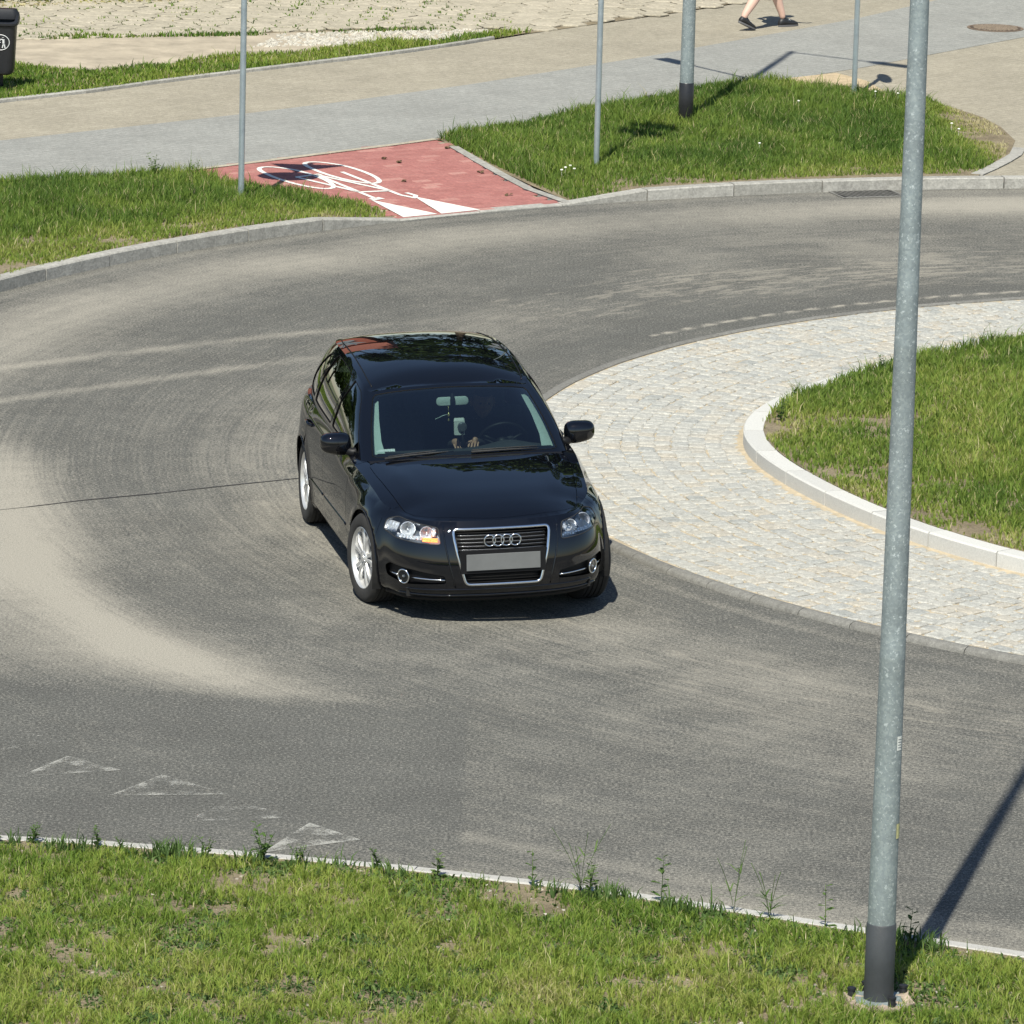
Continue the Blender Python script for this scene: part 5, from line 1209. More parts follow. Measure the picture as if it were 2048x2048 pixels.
# --- headlights
for sg in (1, -1):
    H_ = mir(HLP, sg)
    hl = patch('headlight', side, [(a, b) for a, b in H_], M['lamp_dark'], inset=.075, step=.05)
    hl['label'] = 'headlight on the car\'s left' if sg > 0 else 'headlight with lit orange indicator on the car\'s right'
    # inner wall of the bowl
    L2 = np.array(dens(H_, .02)); A_ = side(L2[:, 0], L2[:, 1]); Bq, _, Nn = patch('x', side, [(a, b) for a, b in H_], None, inset=.075, step=.05, build=False)
    cen = np.array([L2[:, 0].mean(), L2[:, 1].mean()]); L3 = L2
    e = .006; nn = np.cross(side(L3[:, 0]+e, L3[:, 1])-side(L3[:, 0]-e, L3[:, 1]), side(L3[:, 0], L3[:, 1]+e)-side(L3[:, 0], L3[:, 1]-e)); nn /= np.linalg.norm(nn, axis=1)[:, None]
    nn *= np.sign(((A_-[0, 0, .55])*nn).sum()); B_ = A_-nn*.08; n_ = len(A_)
    mk('surround', [rl(p) for p in A_]+[rl(p) for p in B_], [(i, (i+1) % n_, n_+(i+1) % n_, n_+i) for i in range(n_)], M['lamp_dark'], hl, False)
    rim('seal', side, H_, .0035, M['rubber'], hl, -.001, 6)
    fwd = Vector((1, sg*.10, .0)).normalized()
    def bowl(y_, z_, r_, dep, back, nm):
        q_ = side(np.array([sg*s_of_y(y_)]), np.array([z_]))[0]; c_ = Vector(q_)-fwd*back
        mt = Matrix.Translation(rl(c_)) @ fwd.to_track_quat('Z', 'Y').to_matrix().to_4x4()
        b = MB(); prof = [(r_*k/8, -dep*(1-(k/8)**2)) for k in range(9)]+[(r_*1.06, .004), (r_*1.1, -.004)]
        b.lathe(prof, 26, mt); ob = b.build(nm, M['reflector'], hl, False)
        b = MB(); b.lathe([(0, -dep), (.009, -dep), (.010, -dep*.3), (.0, -dep*.22)], 12, mt); b.build('bulb', M['chrome'], ob, True)
    bowl(.675, .662, .050, .05, .040, 'reflector'); bowl(.535, .652, .045, .05, .034, 'reflector')
    # lower faceted strip; inner third is the indicator
    def facet(s0, s1, z0, z1, m, nm, inset, nx_=6):
        vs = []; fs = []; b = 0
        for i in range(nx_):
            for j in range(2):
                sa_, sb_ = s0+(s1-s0)*i/nx_, s0+(s1-s0)*(i+1)/nx_; za, zb_ = z0+(z1-z0)*j/2, z0+(z1-z0)*(j+1)/2
                q = side(np.array([sa_, sb_, sb_, sa_, (sa_+sb_)/2])*sg, np.array([za, za, zb_, zb_, (za+zb_)/2])); q[:, 0] -= inset; q[4, 0] += .012*random.uniform(.4, 1.3); q[4, 2] += random.uniform(-.005, .005)
                vs += [rl(p) for p in q]; fs += [(b, b+1, b+4), (b+1, b+2, b+4), (b+2, b+3, b+4), (b+3, b, b+4)]; b += 5
        return mk(nm, vs, fs, m, hl, False)
    facet(s_of_y(.452), s_of_y(.56), .598, .626, M['blink'] if sg < 0 else M['reflector'], 'indicator', .02, 5)
    facet(s_of_y(.565), s_of_y(.735), .606, .632, M['reflector'], 'daylight_strip', .024, 8)
    facet(s_of_y(.735), s_of_x(1.70), .625, .69, M['reflector'], 'side_facets', .05, 4)
    facet(s_of_y(.465), s_of_y(.50), .632, .69, M['reflector'], 'side_facets', .035, 2)
    patch('lens', side, H_, M['lens'], hl, inset=.001, step=.05)
# --- bonnet, deck pieces
BON = [(.905, 0), (.89, .25), (.845, .50), (.775, .66), (.80, .715), (1.0, .705), (1.3, .672), (1.55, .64), (1.70, .61), (1.80, .565), (1.878, .49), (1.93, .40), (1.972, .25), (1.993, .1), (1.997, 0)]
fx = lambda P, sg: [(a, sg*b) for a, b in P]
BONF = BON+[(a, -b) for a, b in BON[-2:0:-1]]
def shrink(P, d):
    P = np.array(P); c = P.mean(0); return [tuple(p+(c-p)/np.linalg.norm(c-p)*d) for p in P]
bonnet_o = shrink(BONF, G_)
def bonz(x, y):
    P = deck(x, y)                                           # soft power creases running forward
    P[..., 2] += .006*np.exp(-((np.abs(y)-(.58-.10*(x-.9)))/.07)**2)*np.clip((1.85-x)/.4, 0, 1)*np.clip((x-.85)/.3, 0, 1); return P
patch('bonnet', bonz, bonnet_o, PM, step=.05)
ws_=patch('bonnet_gap', deck, BONF, M['liner'], inset=.012, step=.15)
# front cap between bonnet edge and bumper top
kf = TX > .0
Tpts = [(x, y) for x, y in zip(TX, TY)]
def Tline(x0, x1, n): return [(x, float(np.interp(x, TX, TY))) for x in np.linspace(x0, x1, n)]
xe = TX.max()
cap = [(xe-.0005, 0)]+[(float(TS[i, 0]), float(TS[i, 1])) for i in range(4, 500, 4) if TS[i, 0] > 1.60]+[(1.60, float(np.interp(1.60, TX, TY)))]
inner_ = [p for p in [(a, b) for a, b in BON] if p[0] > 1.60]
capR = cap+[(1.60, .633)]+inner_
capF = capR+[(a, -b) for a, b in capR[::-1] if b > 0]
cp = patch('front_cap', deck, capF, PM, step=.04); joinobj(bumper, cp)
# --- wings, doors, quarters
R0d = lambda x: float(np.interp(x, R0[::-1, 0], R0[::-1, 1]))
def topstrip(x0, x1, inner, sg, n=14):
    xs_ = np.linspace(x0, x1, n); return [(x, sg*float(np.interp(x, TX, TY))) for x in xs_]+[(x, sg*inner(x)) for x in xs_[::-1]]
bonin = lambda x: float(np.interp(x, [.70, .775, .80, 1.0, 1.3, 1.55, 1.7], [.715, .70, .717, .707, .674, .642, .612]))
xd0, xd1, xd2 = .70, -.31, -1.12                               # door cuts
def sd(P, sg): return [(sg*s_of_x(x), z) for x, z in P]
def ztop(x): return float(zt_of_s(s_of_x(x)))
ga = .0028
for sg in (1, -1):
    aF = [(1.289+AR*math.cos(a_), .325+AR*math.sin(a_)) for a_ in np.linspace(math.acos((1.60-1.289)/AR), math.pi-a_b*0+.32, 26)]
    wing = [(1.60-ga, z) for z in (.53,)]
    wing = [(x, ztop(x)) for x in np.linspace(1.60-ga, xd0+ga, 24)]+[(xd0+ga, .30), (xd0+ga+.0, .225)]+[(aF[-1][0], .225)]+aF[::-1]
    wg = patch('front_wing', side, sd(wing, sg), PM, step=.045)
    wt = patch('w', deck, topstrip(1.60-ga, xd0+ga, bonin, sg), PM, step=.045); joinobj(wg, wt)
    # front door
    fd = [(x, ztop(x)) for x in np.linspace(xd0-ga, xd1+ga, 20)]+[(xd1+ga, .27), (xd0-ga, .27)]
    d1_ = patch('front_door', side, sd(fd, sg), PM, step=.05)
    dt = patch('w', deck, topstrip(xd0-ga, xd1+ga, lambda x: R0d(x)-.002, sg), PM, step=.05); joinobj(d1_, dt)
    # rear door, with its back edge following the arch
    aR = [(-1.289+AR*math.cos(a_), .325+AR*math.sin(a_)) for a_ in np.linspace(-.15, 1.10, 14)]
    rd = [(x, ztop(x)) for x in np.linspace(xd1-ga, xd2+ga, 18)]+[(xd2+ga, .74)]+[(x+.03, z) for x, z in aR[::-1]]+[(aR[0][0]+.03, .27), (xd1-ga, .27)]
    d2_ = patch('rear_door', side, sd(rd, sg), PM, step=.05)
    dt = patch('w', deck, topstrip(xd1-ga, xd2+ga, lambda x: R0d(x)-.002, sg), PM, step=.05); joinobj(d2_, dt)
    # quarter
    aQ = [(-1.289+AR*math.cos(a_), .325+AR*math.sin(a_)) for a_ in np.linspace(-.15, math.pi+.3, 34)]
    qt = [(x, ztop(x)) for x in np.linspace(xd2-ga, -1.80, 16)]+[(-1.80, .60), (-1.72, .55), (aQ[-1][0], .30)]+aQ[::-1][:-14]
    q2 = aQ[:14]
    qt = [(x, ztop(x)) for x in np.linspace(xd2-ga, -1.80, 16)]+[(-1.80, .56), (-1.66, .50)]+[p for p in aQ[::-1] if p[1] < .50 and p[0] < -1.289][-1:]+[p for p in aQ[::-1] if p[1] >= .50 or p[0] > -1.289]
    qt = [p for p in qt]+[(aQ[0][0]+.025, aQ[0][1])]+[(x+.025, z) for x, z in aQ[1:14]]+[(xd2-ga, .74)]
    qo = patch('rear_quarter', side, sd(qt, sg), PM, step=.05)
    q3 = patch('w', deck, topstrip(xd2-ga, -1.80, lambda x: R0d(x)-.002, sg), PM, step=.05); joinobj(qo, q3)
    # sill
    sl2 = [(aF[-1][0], .265), (aR[0][0]+.02, .265), (aR[0][0]+.03, ZB), (aF[-1][0]-.02, ZB)]
    patch('sill', side, sd(sl2, sg), PM, step=.06)
    # protective strip along the doors
    rim('door_strip', side, sd([(xd0-.02, .455), (xd1+.02, .450)], sg), .010, PM, d1_, -.002, 8, False)
    rim('door_strip', side, sd([(xd1-.02, .450), (-.90, .447)], sg), .010, PM, d2_, -.002, 8, False)
    for nm_, x_, dd_ in (('handle', -.20, d1_), ('handle', -1.00, d2_)):
        a_ = side(np.array([sg*s_of_x(x_+.09), sg*s_of_x(x_+.05), sg*s_of_x(x_-.05), sg*s_of_x(x_-.09)]), np.array([.845, .85, .853, .85])); b = MB()
        off = np.array([[0, 0, 0], [0, sg*.022, 0], [0, sg*.022, 0], [0, 0, 0]]); b.tube([rl(p) for p in a_+off], [.010, .013, .013, .010], 8); b.build(nm_, PM, dd_, True)
    # arch lips and wells
    for xc, par in ((1.289, wg), (-1.289, qo)):
        P_ = [(xc+AR*math.cos(a_), .325+AR*math.sin(a_)) for a_ in np.linspace(-.30, math.pi+.30, 40)]
        rim('arch_lip', side, sd([p for p in P_ if p[1] > .22], sg), .006, PM, par, -.002, 6, False, .05)
        b = MB(); n = 30; vs = []
        for i in range(n+1):
            a_ = -.35+(math.pi+.7)*i/n
            for y_ in (.845, .55): vs.append(rl((xc+(AR+.004)*math.cos(a_), sg*y_, .325+(AR+.004)*math.sin(a_))))
        b.add(vs, [(2*i, 2*i+1, 2*i+3, 2*i+2) for i in range(n)])
        cvs = [rl((xc+(AR+.004)*math.cos(-.35+(math.pi+.7)*i/n), sg*.552, .325+(AR+.004)*math.sin(-.35+(math.pi+.7)*i/n))) for i in range(n+1)]
        b.add(cvs, [tuple(range(n+1))]); b.build('wheel_well', M['liner'], car)
# rear bumper and tailgate (away from the camera)
sr0 = s_of_x(-1.80); sr1 = s_of_x(-1.66)
rb = [(s, .58) for s in np.linspace(sr0, SMAX, 20)]
for sg in (1, -1):
    P_ = [(s_of_x(-1.80), .585), (SMAX, .585), (SMAX, ZB), (s_of_x(-1.66), ZB), (s_of_x(-1.66), .50)]
    o1 = patch('rear_bumper' if sg > 0 else 'w', side, mir(P_, sg), PM, step=.08)
    P_ = [(s_of_x(-1.80), .59)]+[(s_of_x(-1.80), ztop(-1.80))]+[(s, float(zt_of_s(s))) for s in np.linspace(sr0+.02, SMAX, 20)]+[(SMAX, .59)]
    o2 = patch('tailgate' if sg > 0 else 'w', side, mir(P_, sg), PM, step=.08)
    P_ = [(x, sg*y) for x, y in [(-1.80, float(np.interp(-1.80, TX, TY)))]+[(float(TS[i, 0]), float(TS[i, 1])) for i in range(300, 500, 3) if TS[i, 0] < -1.80]+[(float(TS[-1, 0]), 0), (-1.99, 0), (-1.985, .3), (-1.925, .55), (-1.80, .69)]]
    o3 = patch('w', deck, P_, PM, step=.08)
    if sg > 0: rbo, tgo = o1, o2
    else: joinobj(rbo, o1); joinobj(tgo, o2)
    joinobj(tgo, o3)
    tl = MB(); q_ = side(np.array([sg*(s_of_x(-1.86)), sg*(s_of_x(-1.98)), sg*s_of_x(-2.07)]), np.array([.80, .81, .81])); tl.tube([rl(p) for p in q_], [.03, .045, .03], 10); tl.build('tail_light', M['red_sign'], tgo, True)
# underside tray
ut = MB(); ut.box((0, 0, .235), (3.9, 1.30, .05)); ut.build('underbody', M['liner'], car, xf=rl)

# --- greenhouse: one shell with window openings
uA = 2.93                                                     # half width of the windscreen in ring steps
g2 = lambda P: [(a*GU, b*GW) for a, b in P]
WS = g2([(-2.80, .070), (-2.6, .045), (-1.5, .022), (0, .015), (1.5, .022), (2.6, .045), (2.80, .070), (2.80, .5), (2.74, .90), (2.6, .945), (1.5, .955), (0, .958), (-1.5, .955), (-2.6, .945), (-2.74, .90), (-2.80, .5)])
def win(P): return [(u_of_x(x, w_)*GU, w_*GW) for x, w_ in P]
wA = 3.55
SW1 = [(3.72*GU, .10*GW), (3.64*GU, .5*GW), (3.66*GU, .80*GW), (3.95*GU, .90*GW)]+win([(-.26, .92), (-.285, .5), (-.30, .07)])+[(4.2*GU, .065*GW)]
SW2 = win([(-.375, .07), (-.36, .5), (-.345, .92), (-.75, .925), (-1.02, .92), (-1.06, .85), (-1.10, .5), (-1.13, .08)])
SW3 = win([(-1.20, .10), (-1.17, .5), (-1.14, .86), (-1.30, .84), (-1.45, .60), (-1.60, .25), (-1.62, .14)])
SW1, SW2, SW3 = rnd(SW1, .02, 3), rnd(SW2, .02, 3), rnd(SW3, .025, 3)
RW = g2([(10.15, .18), (10.1, .85), (10.6, .93), (12, .95), (12, .12), (10.6, .13)])
outer = g2([(u, 0) for u in np.linspace(-12, 12, 120)]+[(u, 1) for u in np.linspace(12, -12, 120)])
shell = patch('cabin_frame', gh, outer, PM, holes=[WS]+[h for sg in (1, -1) for h in ([(sg*a, b) for a, b in SW1], [(sg*a, b) for a, b in SW2], [(sg*a, b) for a, b in SW3], [(sg*a*.995, b) for a, b in RW])], step=.05)
shell['label'] = 'black pillars and window frames'
RO = [(float(RT[i, 0]), float(RT[i, 1])) for i in range(0, 500, 4)]+[(float(RT[-1, 0]), 0)]
ROF = RO+[(a, -b) for a, b in RO[::-1][1:-1]]
patch('roof', roof, ROF, PM, step=.05)
for sg in (1, -1):                                            # roof channel lines
    b = MB(); b.tube([rl(roof(np.array([x]), np.array([sg*(float(np.interp(x, RX, RY))-.045)]))[0]+np.array([0, 0, .001])) for x in np.linspace(-.02, -1.6, 40)], .0045, 6); b.build('roof_moulding', M['trim'], car, True)
# black ceramic band, then glass
def band(name, hole, k, m, par, n=0):
    c = np.mean(hole, 0); inn = [(c+(np.array(p)-c)*np.array(k)) for p in hole]; return patch(name, gh, hole, m, par, holes=[inn], step=.05, inset=.004)
wsg = patch('windscreen', gh, WS, M['glass'], inset=.002, step=.07)
wb = band('black_border', WS, (.975, .93), M['trim'], wsg)
rim('seal', gh, WS, .004, M['grbar'], wsg, -.002, 6)
lowb = patch('cowl_band', gh, g2([(-2.79, .070), (-2.6, .045), (-1.5, .022), (0, .015), (1.5, .022), (2.6, .045), (2.79, .070), (2.6, .105), (1.5, .082), (0, .075), (-1.5, .082), (-2.6, .105)]), M['trim'], wsg, inset=.006, step=.05)
for sg in (1, -1):
    for nm_, P_ in (('side_window', SW1), ('side_window', SW2), ('side_window', SW3)):
        Q_ = [(sg*a, b) for a, b in P_]; wo = patch(nm_, gh, Q_, M['sideglass'], inset=.006, step=.08); rim('seal', gh, Q_, .004, M['grbar'], wo, -.002, 6)
    # B pillar gloss strip
patch('rear_window', gh, [(a, b) for a, b in RW], M['sideglass'], inset=.005, step=.1); patch('rear_window', gh, [(-a, b) for a, b in RW], M['sideglass'], inset=.005, step=.1)
# black scuttle panel between bonnet and windscreen
SCU = [(.895, 0), (.88, .25), (.838, .49), (.77, .655), (.77, .70), (.70, .70), (.785, .50), (.84, .25), (.856, 0)]
patch('scuttle', deck, [(a-.003, b) for a, b in SCU]+[(a-.003, -b) for a, b in SCU[::-1] if b > 0], M['trim'], inset=.002, step=.06)
# wipers
for pts in ([(.80, -.60), (.815, -.42), (.815, -.25), (.80, -.10)], [(.845, .02), (.83, .20), (.80, .38), (.76, .52)]):
    b = MB(); P_ = [tuple(rl((x, y, float(deckz(x, y))+.022))) for x, y in pts]; b.tube(P_, [.009, .007, .006, .003], 6)
    P2 = [tuple(rl((x-.03, y*.97+.01, float(deckz(x, y))+.030))) for x, y in pts]; b.tube(P2, .004, 6); b.build('wiper', M['rubber'], car, True)
# --- mirrors
for sg in (1, -1):
    vs = []; fs = []; nu, nv = 26, 16
    for i in range(nv+1):
        ph_ = -math.pi/2+math.pi*i/nv
        for j in range(nu):
            a_ = 2*math.pi*j/nu; e1, e2 = .62, .72
            f_ = lambda v, e: math.copysign(abs(v)**e, v)
            yy = f_(math.sin(ph_), e1)*.112; cx_ = f_(math.cos(ph_), e1)
            zz = cx_*f_(math.sin(a_), e2)*.080*(1-.12*(yy/.11)); xx = cx_*f_(math.cos(a_), e2); xx = xx*(.085 if xx > 0 else .03)
            vs.append(rl((.395+xx-abs(yy+.03)*.28*0-.10*max(0, yy)**1.0, sg*(.892+yy), .985+zz+.06*yy)))
    for i in range(nv):
        for j in range(nu): fs.append((i*nu+j, i*nu+(j+1) % nu, (i+1)*nu+(j+1) % nu, (i+1)*nu+j))
    mo = mk('wing_mirror', vs, fs, PM, car); autosmooth(mo, 80)
    b = MB(); b.tube([rl(p) for p in ((.46, sg*.72, .925), (.45, sg*.78, .925), (.425, sg*.84, .945))], [.045, .032, .03], 12); b.build('mirror_arm', M['trim'], mo, True)
    b = MB(); b.box((0, 0, 0), (.006, .175, .10)); b.build('mirror_glass', M['chrome'], mo, xf=lambda p: rl((p[0]+.362, p[1]+sg*.895, p[2]+.985)))
# --- wheels
def wheel(x, sg, steer, yo=.868):
    t = empty('wheel', (0, 0, 0)); t.parent = car
    me_n = 'tyre'; R_0 = .316; W2 = .1025
    base_ = Matrix.Translation((x, sg*(yo-.1025), R_0)) @ Matrix.Rotation(steer, 4, 'Z') @ Matrix.Rotation(R(-90)*sg, 4, 'X')   # local +Z points outwards
    if True: t.location = (x, sg*(yo-.1025), R_0)
    inv = Matrix.Translation((-x, -sg*(yo-.1025), -R_0)) @ base_
    b = MB(); prof = [(.205, -.10), (.225, -.105), (.27, -.108), (.295, -.100), (.308, -.088), (.3155, -.075)]
    for g0 in (-.05, -.018, .014, .046): prof += [(.316, g0-.004), (.309, g0-.003), (.309, g0+.003), (.316, g0+.004)]
    prof += [(.3155, .075), (.308, .088), (.297, .099), (.292, .101), (.285, .1035), (.262, .107), (.238, .105), (.225, .100), (.216, .094)]
    b.lathe(prof, 56, inv); ty = autosmooth(b.build('tyre', M['tyre'], t), 25)
    b = MB()
    for k in range(64):                                     # shoulder blocks
        a_ = k/64*6.2832; m_ = inv @ Matrix.Rotation(a_, 4, 'Z')
        b.add([m_ @ Vector(v) for v in ((.3105, -.006, .083), (.3105, .006, .083), (.3165, .005, .066), (.3165, -.005, .066), (.303, -.006, .094), (.303, .006, .094))], [(0, 1, 2, 3), (4, 5, 1, 0)])
    b.build('tread', M['tyre'], ty)
    b = MB(); b.lathe([(.196, -.09), (.196, .05), (.204, .075), (.209, .090), (.2165, .098), (.2195, .096), (.2185, .088)], 56, inv)
    rimo = autosmooth(b.build('rim', M['alloy'], t), 30)
    b = MB(); b.lathe([(0, .02), (.15, .02), (.194, -.03)], 40, inv); b.build('brake_disc', M['lamp_dark'], t)
    for k in range(5):
        for s2 in (-1, 1):
            m_ = inv @ Matrix.Rotation(k*2*math.pi/5+R(9), 4, 'Z')
            b = MB(); q0, q1 = R(10)*s2, R(15.5)*s2; vs = []
            for r_, a_, w_, z_, h_ in ((.030, q0*1.6, .024, .078, .030), (.075, q0*1.25, .020, .084, .028), (.13, q0*1.05, .0225, .087, .024), (.178, q1*.95, .027, .084, .022), (.207, q1, .034, .076, .026)):
                c_, s_ = math.cos(a_), math.sin(a_); px_, py_ = r_*c_, r_*s_; tx, ty_ = -s_, c_
                for dw, dz in ((-1, -h_), (-1, -.004), (-.8, 0), (.8, 0), (1, -.004), (1, -h_)): vs.append(m_ @ Vector((px_+tx*dw*w_*.62, py_+ty_*dw*w_*.62, z_+dz)))
            fs = [(i*6+j, i*6+(j+1) % 6, (i+1)*6+(j+1) % 6, (i+1)*6+j) for i in range(4) for j in range(6)]+[tuple(range(6))[::-1], tuple(range(24, 30))]
            b.add(vs, fs); autosmooth(b.build('spoke', M['alloy'], t), 35)
    b = MB(); b.lathe([(.052, .05), (.052, .082), (.046, .088), (.030, .089), (.028, .094), (0, .095)], 30, inv); hb_ = autosmooth(b.build('hub', M['alloy'], t), 30)
    b = MB()
    for k in range(5):
        m_ = inv @ Matrix.Rotation(k*2*math.pi/5+R(45), 4, 'Z'); b.lathe([(.0065, .085), (.0065, .093), (0, .094)], 8, m_ @ Matrix.Translation((.038, 0, 0)))
    b.build('wheel_bolts', M['lamp_dark'], hb_)
    return t
wheel(1.289, -1, R(10.5)); wheel(1.289, 1, R(9), .835); wheel(-1.289, -1, 0); wheel(-1.289, 1, 0)

# --- interior
b = MB(); vs = []; xs_ = [.80, .70, .60, .48, .38, .34, .33]; zs_ = [.90, .905, .915, .915, .90, .87, .60]
ys_ = np.linspace(-.70, .70, 25)
for x, z in zip(xs_, zs_):
    for y in ys_: vs.append((x-.03*(y*y)*4*.3, y*(1-.0), z-(.03 if abs(y) > .66 else 0)+.045*math.exp(-((y-.37)/.16)**2)*(1 if .3 < x < .62 else 0)))
n = len(ys_); b.add(vs, [(i*n+j, i*n+j+1, (i+1)*n+j+1, (i+1)*n+j) for i in range(len(xs_)-1) for j in range(n-1)])
b.build('dashboard', M['interior'], car, True, rl)
b = MB(); b.box((-.6, 0, .28), (2.6, 1.45, .05)); b.box((-.1, 0, .45), (1.0, .20, .25)); b.build('floor_pan', M['liner'], car, xf=rl)
b = MB()
for sg in (1, -1): b.box((-.55, sg*.775, .60), (2.35, .03, .60))
b.build('door_cards', M['interior'], car, xf=rl)
patch('headlining', roof, [(a*.97-.01, b_*.97) for a, b_ in ROF], simple('headlining', (.16, .17, .17), .9), inset=.045, step=.1)
b = MB(); b.box((-1.75, 0, .75), (.04, 1.2, .5)); b.build('boot_panel', M['liner'], car, xf=rl)
for sg in (1, -1):
    q_ = [(2.30, .07), (2.40, .3), (2.42, .6), (2.40, .94)]; e_ = [(2.92, .09), (2.95, .3), (2.92, .6), (2.85, .94)]
    P_ = [tuple(ring(np.array([w_]), np.array([sg*u]))[0]+np.array([-.05, 0, -.035])) for u, w_ in q_]; Q_ = [tuple(ring(np.array([w_]), np.array([sg*u]))[0]+np.array([-.035, -sg*.02, -.02])) for u, w_ in e_]
    b = MB(); m_ = len(P_); b.add(P_+Q_, [(i, i+1, m_+i+1, m_+i) for i in range(m_-1)]); b.build('pillar_trim', M['pillar'], car, True, rl)
def seat(x, y, w_, hh, nm='seat', head=True):
    t = empty(nm, (0, 0, 0)); t.parent = car
    def blob(nm2, c, d, rot=0, r=.05):
        vs_, fs_ = [], []; bm = bmesh.new(); bmesh.ops.create_cube(bm, size=1)
        for v in bm.verts: v.co = Vector((v.co.x*d[0], v.co.y*d[1], v.co.z*d[2]))
        bmesh.ops.bevel(bm, geom=bm.edges[:], offset=r, segments=3, profile=.6, affect='EDGES')
        rm = Matrix.Rotation(rot, 3, 'Y')
        for v in bm.verts: v.co = Vector(rl(tuple(rm @ v.co+Vector(c))))
        me = bpy.data.meshes.new(nm2); bm.to_mesh(me); bm.free(); return link(me, nm2, M['fabric'], t, True)
    blob('cushion', (x, y, .46), (.50, w_, .14)); blob('backrest', (x-.30, y, .76), (.13, w_, hh), R(-15))
    if head:
        for yy in ((y,) if w_ < .7 else (y-.37, y+.37)): blob('head_restraint', (x-.42, yy, 1.10), (.09, .26, .17), R(-10), .035)
seat(-.02, .37, .50, .58); seat(-.02, -.37, .50, .58); seat(-.90, 0, 1.25, .55, 'rear_seat')
b = MB(); c = Vector((.16, .37, .875)); rot = Matrix.Rotation(R(-63), 4, 'Y'); mt = Matrix.Translation(c) @ rot
b.tube([mt @ Vector((.182*math.cos(k/32*6.2832), .182*math.sin(k/32*6.2832), 0)) for k in range(32)], .0135, 10, True)
for a_ in (0, 120, 240): b.tube([mt @ Vector((0, 0, -.02)), mt @ Vector((.18*math.cos(R(a_+60)), .18*math.sin(R(a_+60)), 0))], .012, 8)
b.lathe([(.0, .012), (.05, .010), (.065, -.01), (.05, -.03)], 20, mt); b.build('steering_wheel', M['trim'], car, True, rl)
b = MB(); rs_ = rrect(.235, .062, .028, 6)
vs, fs = loft([[(0, y, z) for y, z in [(p[0]*k, p[1]*k) for p in rs_]] for k in (.9, 1, 1, .9)]); n = len(rs_)
vs = [(v[0]+(-.012, -.008, .008, .012)[i//n], v[1], v[2]) for i, v in enumerate(vs)]; b.add([(v[0]+.13, v[1]+.012, v[2]+1.197) for v in vs], fs)
rv = b.build('rear_view_mirror', M['pillar'], car, xf=rl); autosmooth(rv, 40)
b = MB(); b.tube([(.145, .012, 1.165), (.15, .012, 1.20), (.13, .012, 1.25), (.11, .012, 1.30)], [.017, .02, .014, .012], 10); b.build('mirror_stalk', M['trim'], rv, True, rl)
M['skin'] = simple('skin', (.50, .28, .19), .55, 0, .06, 12, 0, 50, 0, .4)
M['hair'] = simple('dark_hair', (.02, .014, .010), .6, 0, .3, 60, .4, 140)
Wd = Matrix.Translation(CARO) @ Matrix.Rotation(CARA, 4, 'Z')
def carw(p): return tuple(Wd @ Vector(rl(p)))
# small things standing or hanging in the windscreen: each a thing
t = MB(); t.tube([carw(p) for p in ((.15, -.022, 1.165), (.152, -.020, 1.13), (.15, -.02, 1.115))], .0015, 5); t.lathe([(.0, .0), (.008, .004), (.010, .02), (.006, .032), (0, .036)], 10, Matrix.Translation(carw((.15, -.02, 1.083)))); t.lathe([(0, 0), (.009, .01), (0, .026)], 8, Matrix.Translation(carw((.15, -.02, 1.050))))
M['gold'] = simple('gold_charm', (.60, .50, .22), .3, .6)
o = t.build('hanging_charm', M['gold'], None, True); tag(o, 'small gold charm hanging under the rear view mirror of the black car', 'charm')
t = MB(); t.tube([carw(p) for p in ((.155, -.03, 1.105), (.155, -.06, 1.098), (.155, -.09, 1.085), (.155, -.12, 1.073))], [.002, .003, .002, .003], 5)
o = t.build('ribbon', M['pillar'], None, True); tag(o, 'thin pale ribbon left of the gold charm behind the windscreen', 'ribbon')
t = MB(); rs_ = rrect(.078, .105, .012, 4); R_ = [[carw((.40+dx, .012+y, 1.075+z-dx*2)) for y, z in rs_] for dx in (0, .010)]; v_, f_ = loft(R_)
t0 = empty('phone_holder', carw((.40, .012, .96))); tag(t0, 'white phone holder with a black round clip on the car dashboard', 'phone holder')
loc = Vector(t0.location)
o = mk('back_plate', [Vector(v)-loc for v in v_], f_, M['sticker'], t0, False)
t = MB(); mt = Matrix.Translation(Vector(carw((.414, .030, 1.065)))-loc) @ Vector((math.cos(CARA), math.sin(CARA), 0)).to_track_quat('Z', 'Y').to_matrix().to_4x4(); t.lathe([(.034, 0), (.034, .012), (.025, .016), (.0, .014)], 24, mt); t.lathe([(.028, .0165), (.026, .0185)], 24, mt); autosmooth(t.build('clip', M['lamp_dark'], t0), 30)
t = MB(); t.tube([Vector(carw(p))-loc for p in ((.405, .03, 1.04), (.41, .035, .98), (.43, .035, .915))], [.010, .009, .02], 8); t.build('arm', M['trim'], t0, True)
P_ = gh(np.array([-2.66*GU, -2.05*GU, -2.05*GU, -2.5*GU]), np.array([.120*GW, .105*GW, .140*GW, .145*GW])); P_[:, 0] -= .012
o = mk('paper_slip', [carw(p) for p in P_]+[carw((p[0]-.002, p[1], p[2])) for p in P_], [(0, 1, 2, 3), (7, 6, 5, 4), (0, 4, 5, 1), (1, 5, 6, 2), (2, 6, 7, 3), (3, 7, 4, 0)], M['white_sign'], None, False); tag(o, 'white paper slip in the lower left corner of the windscreen', 'paper')

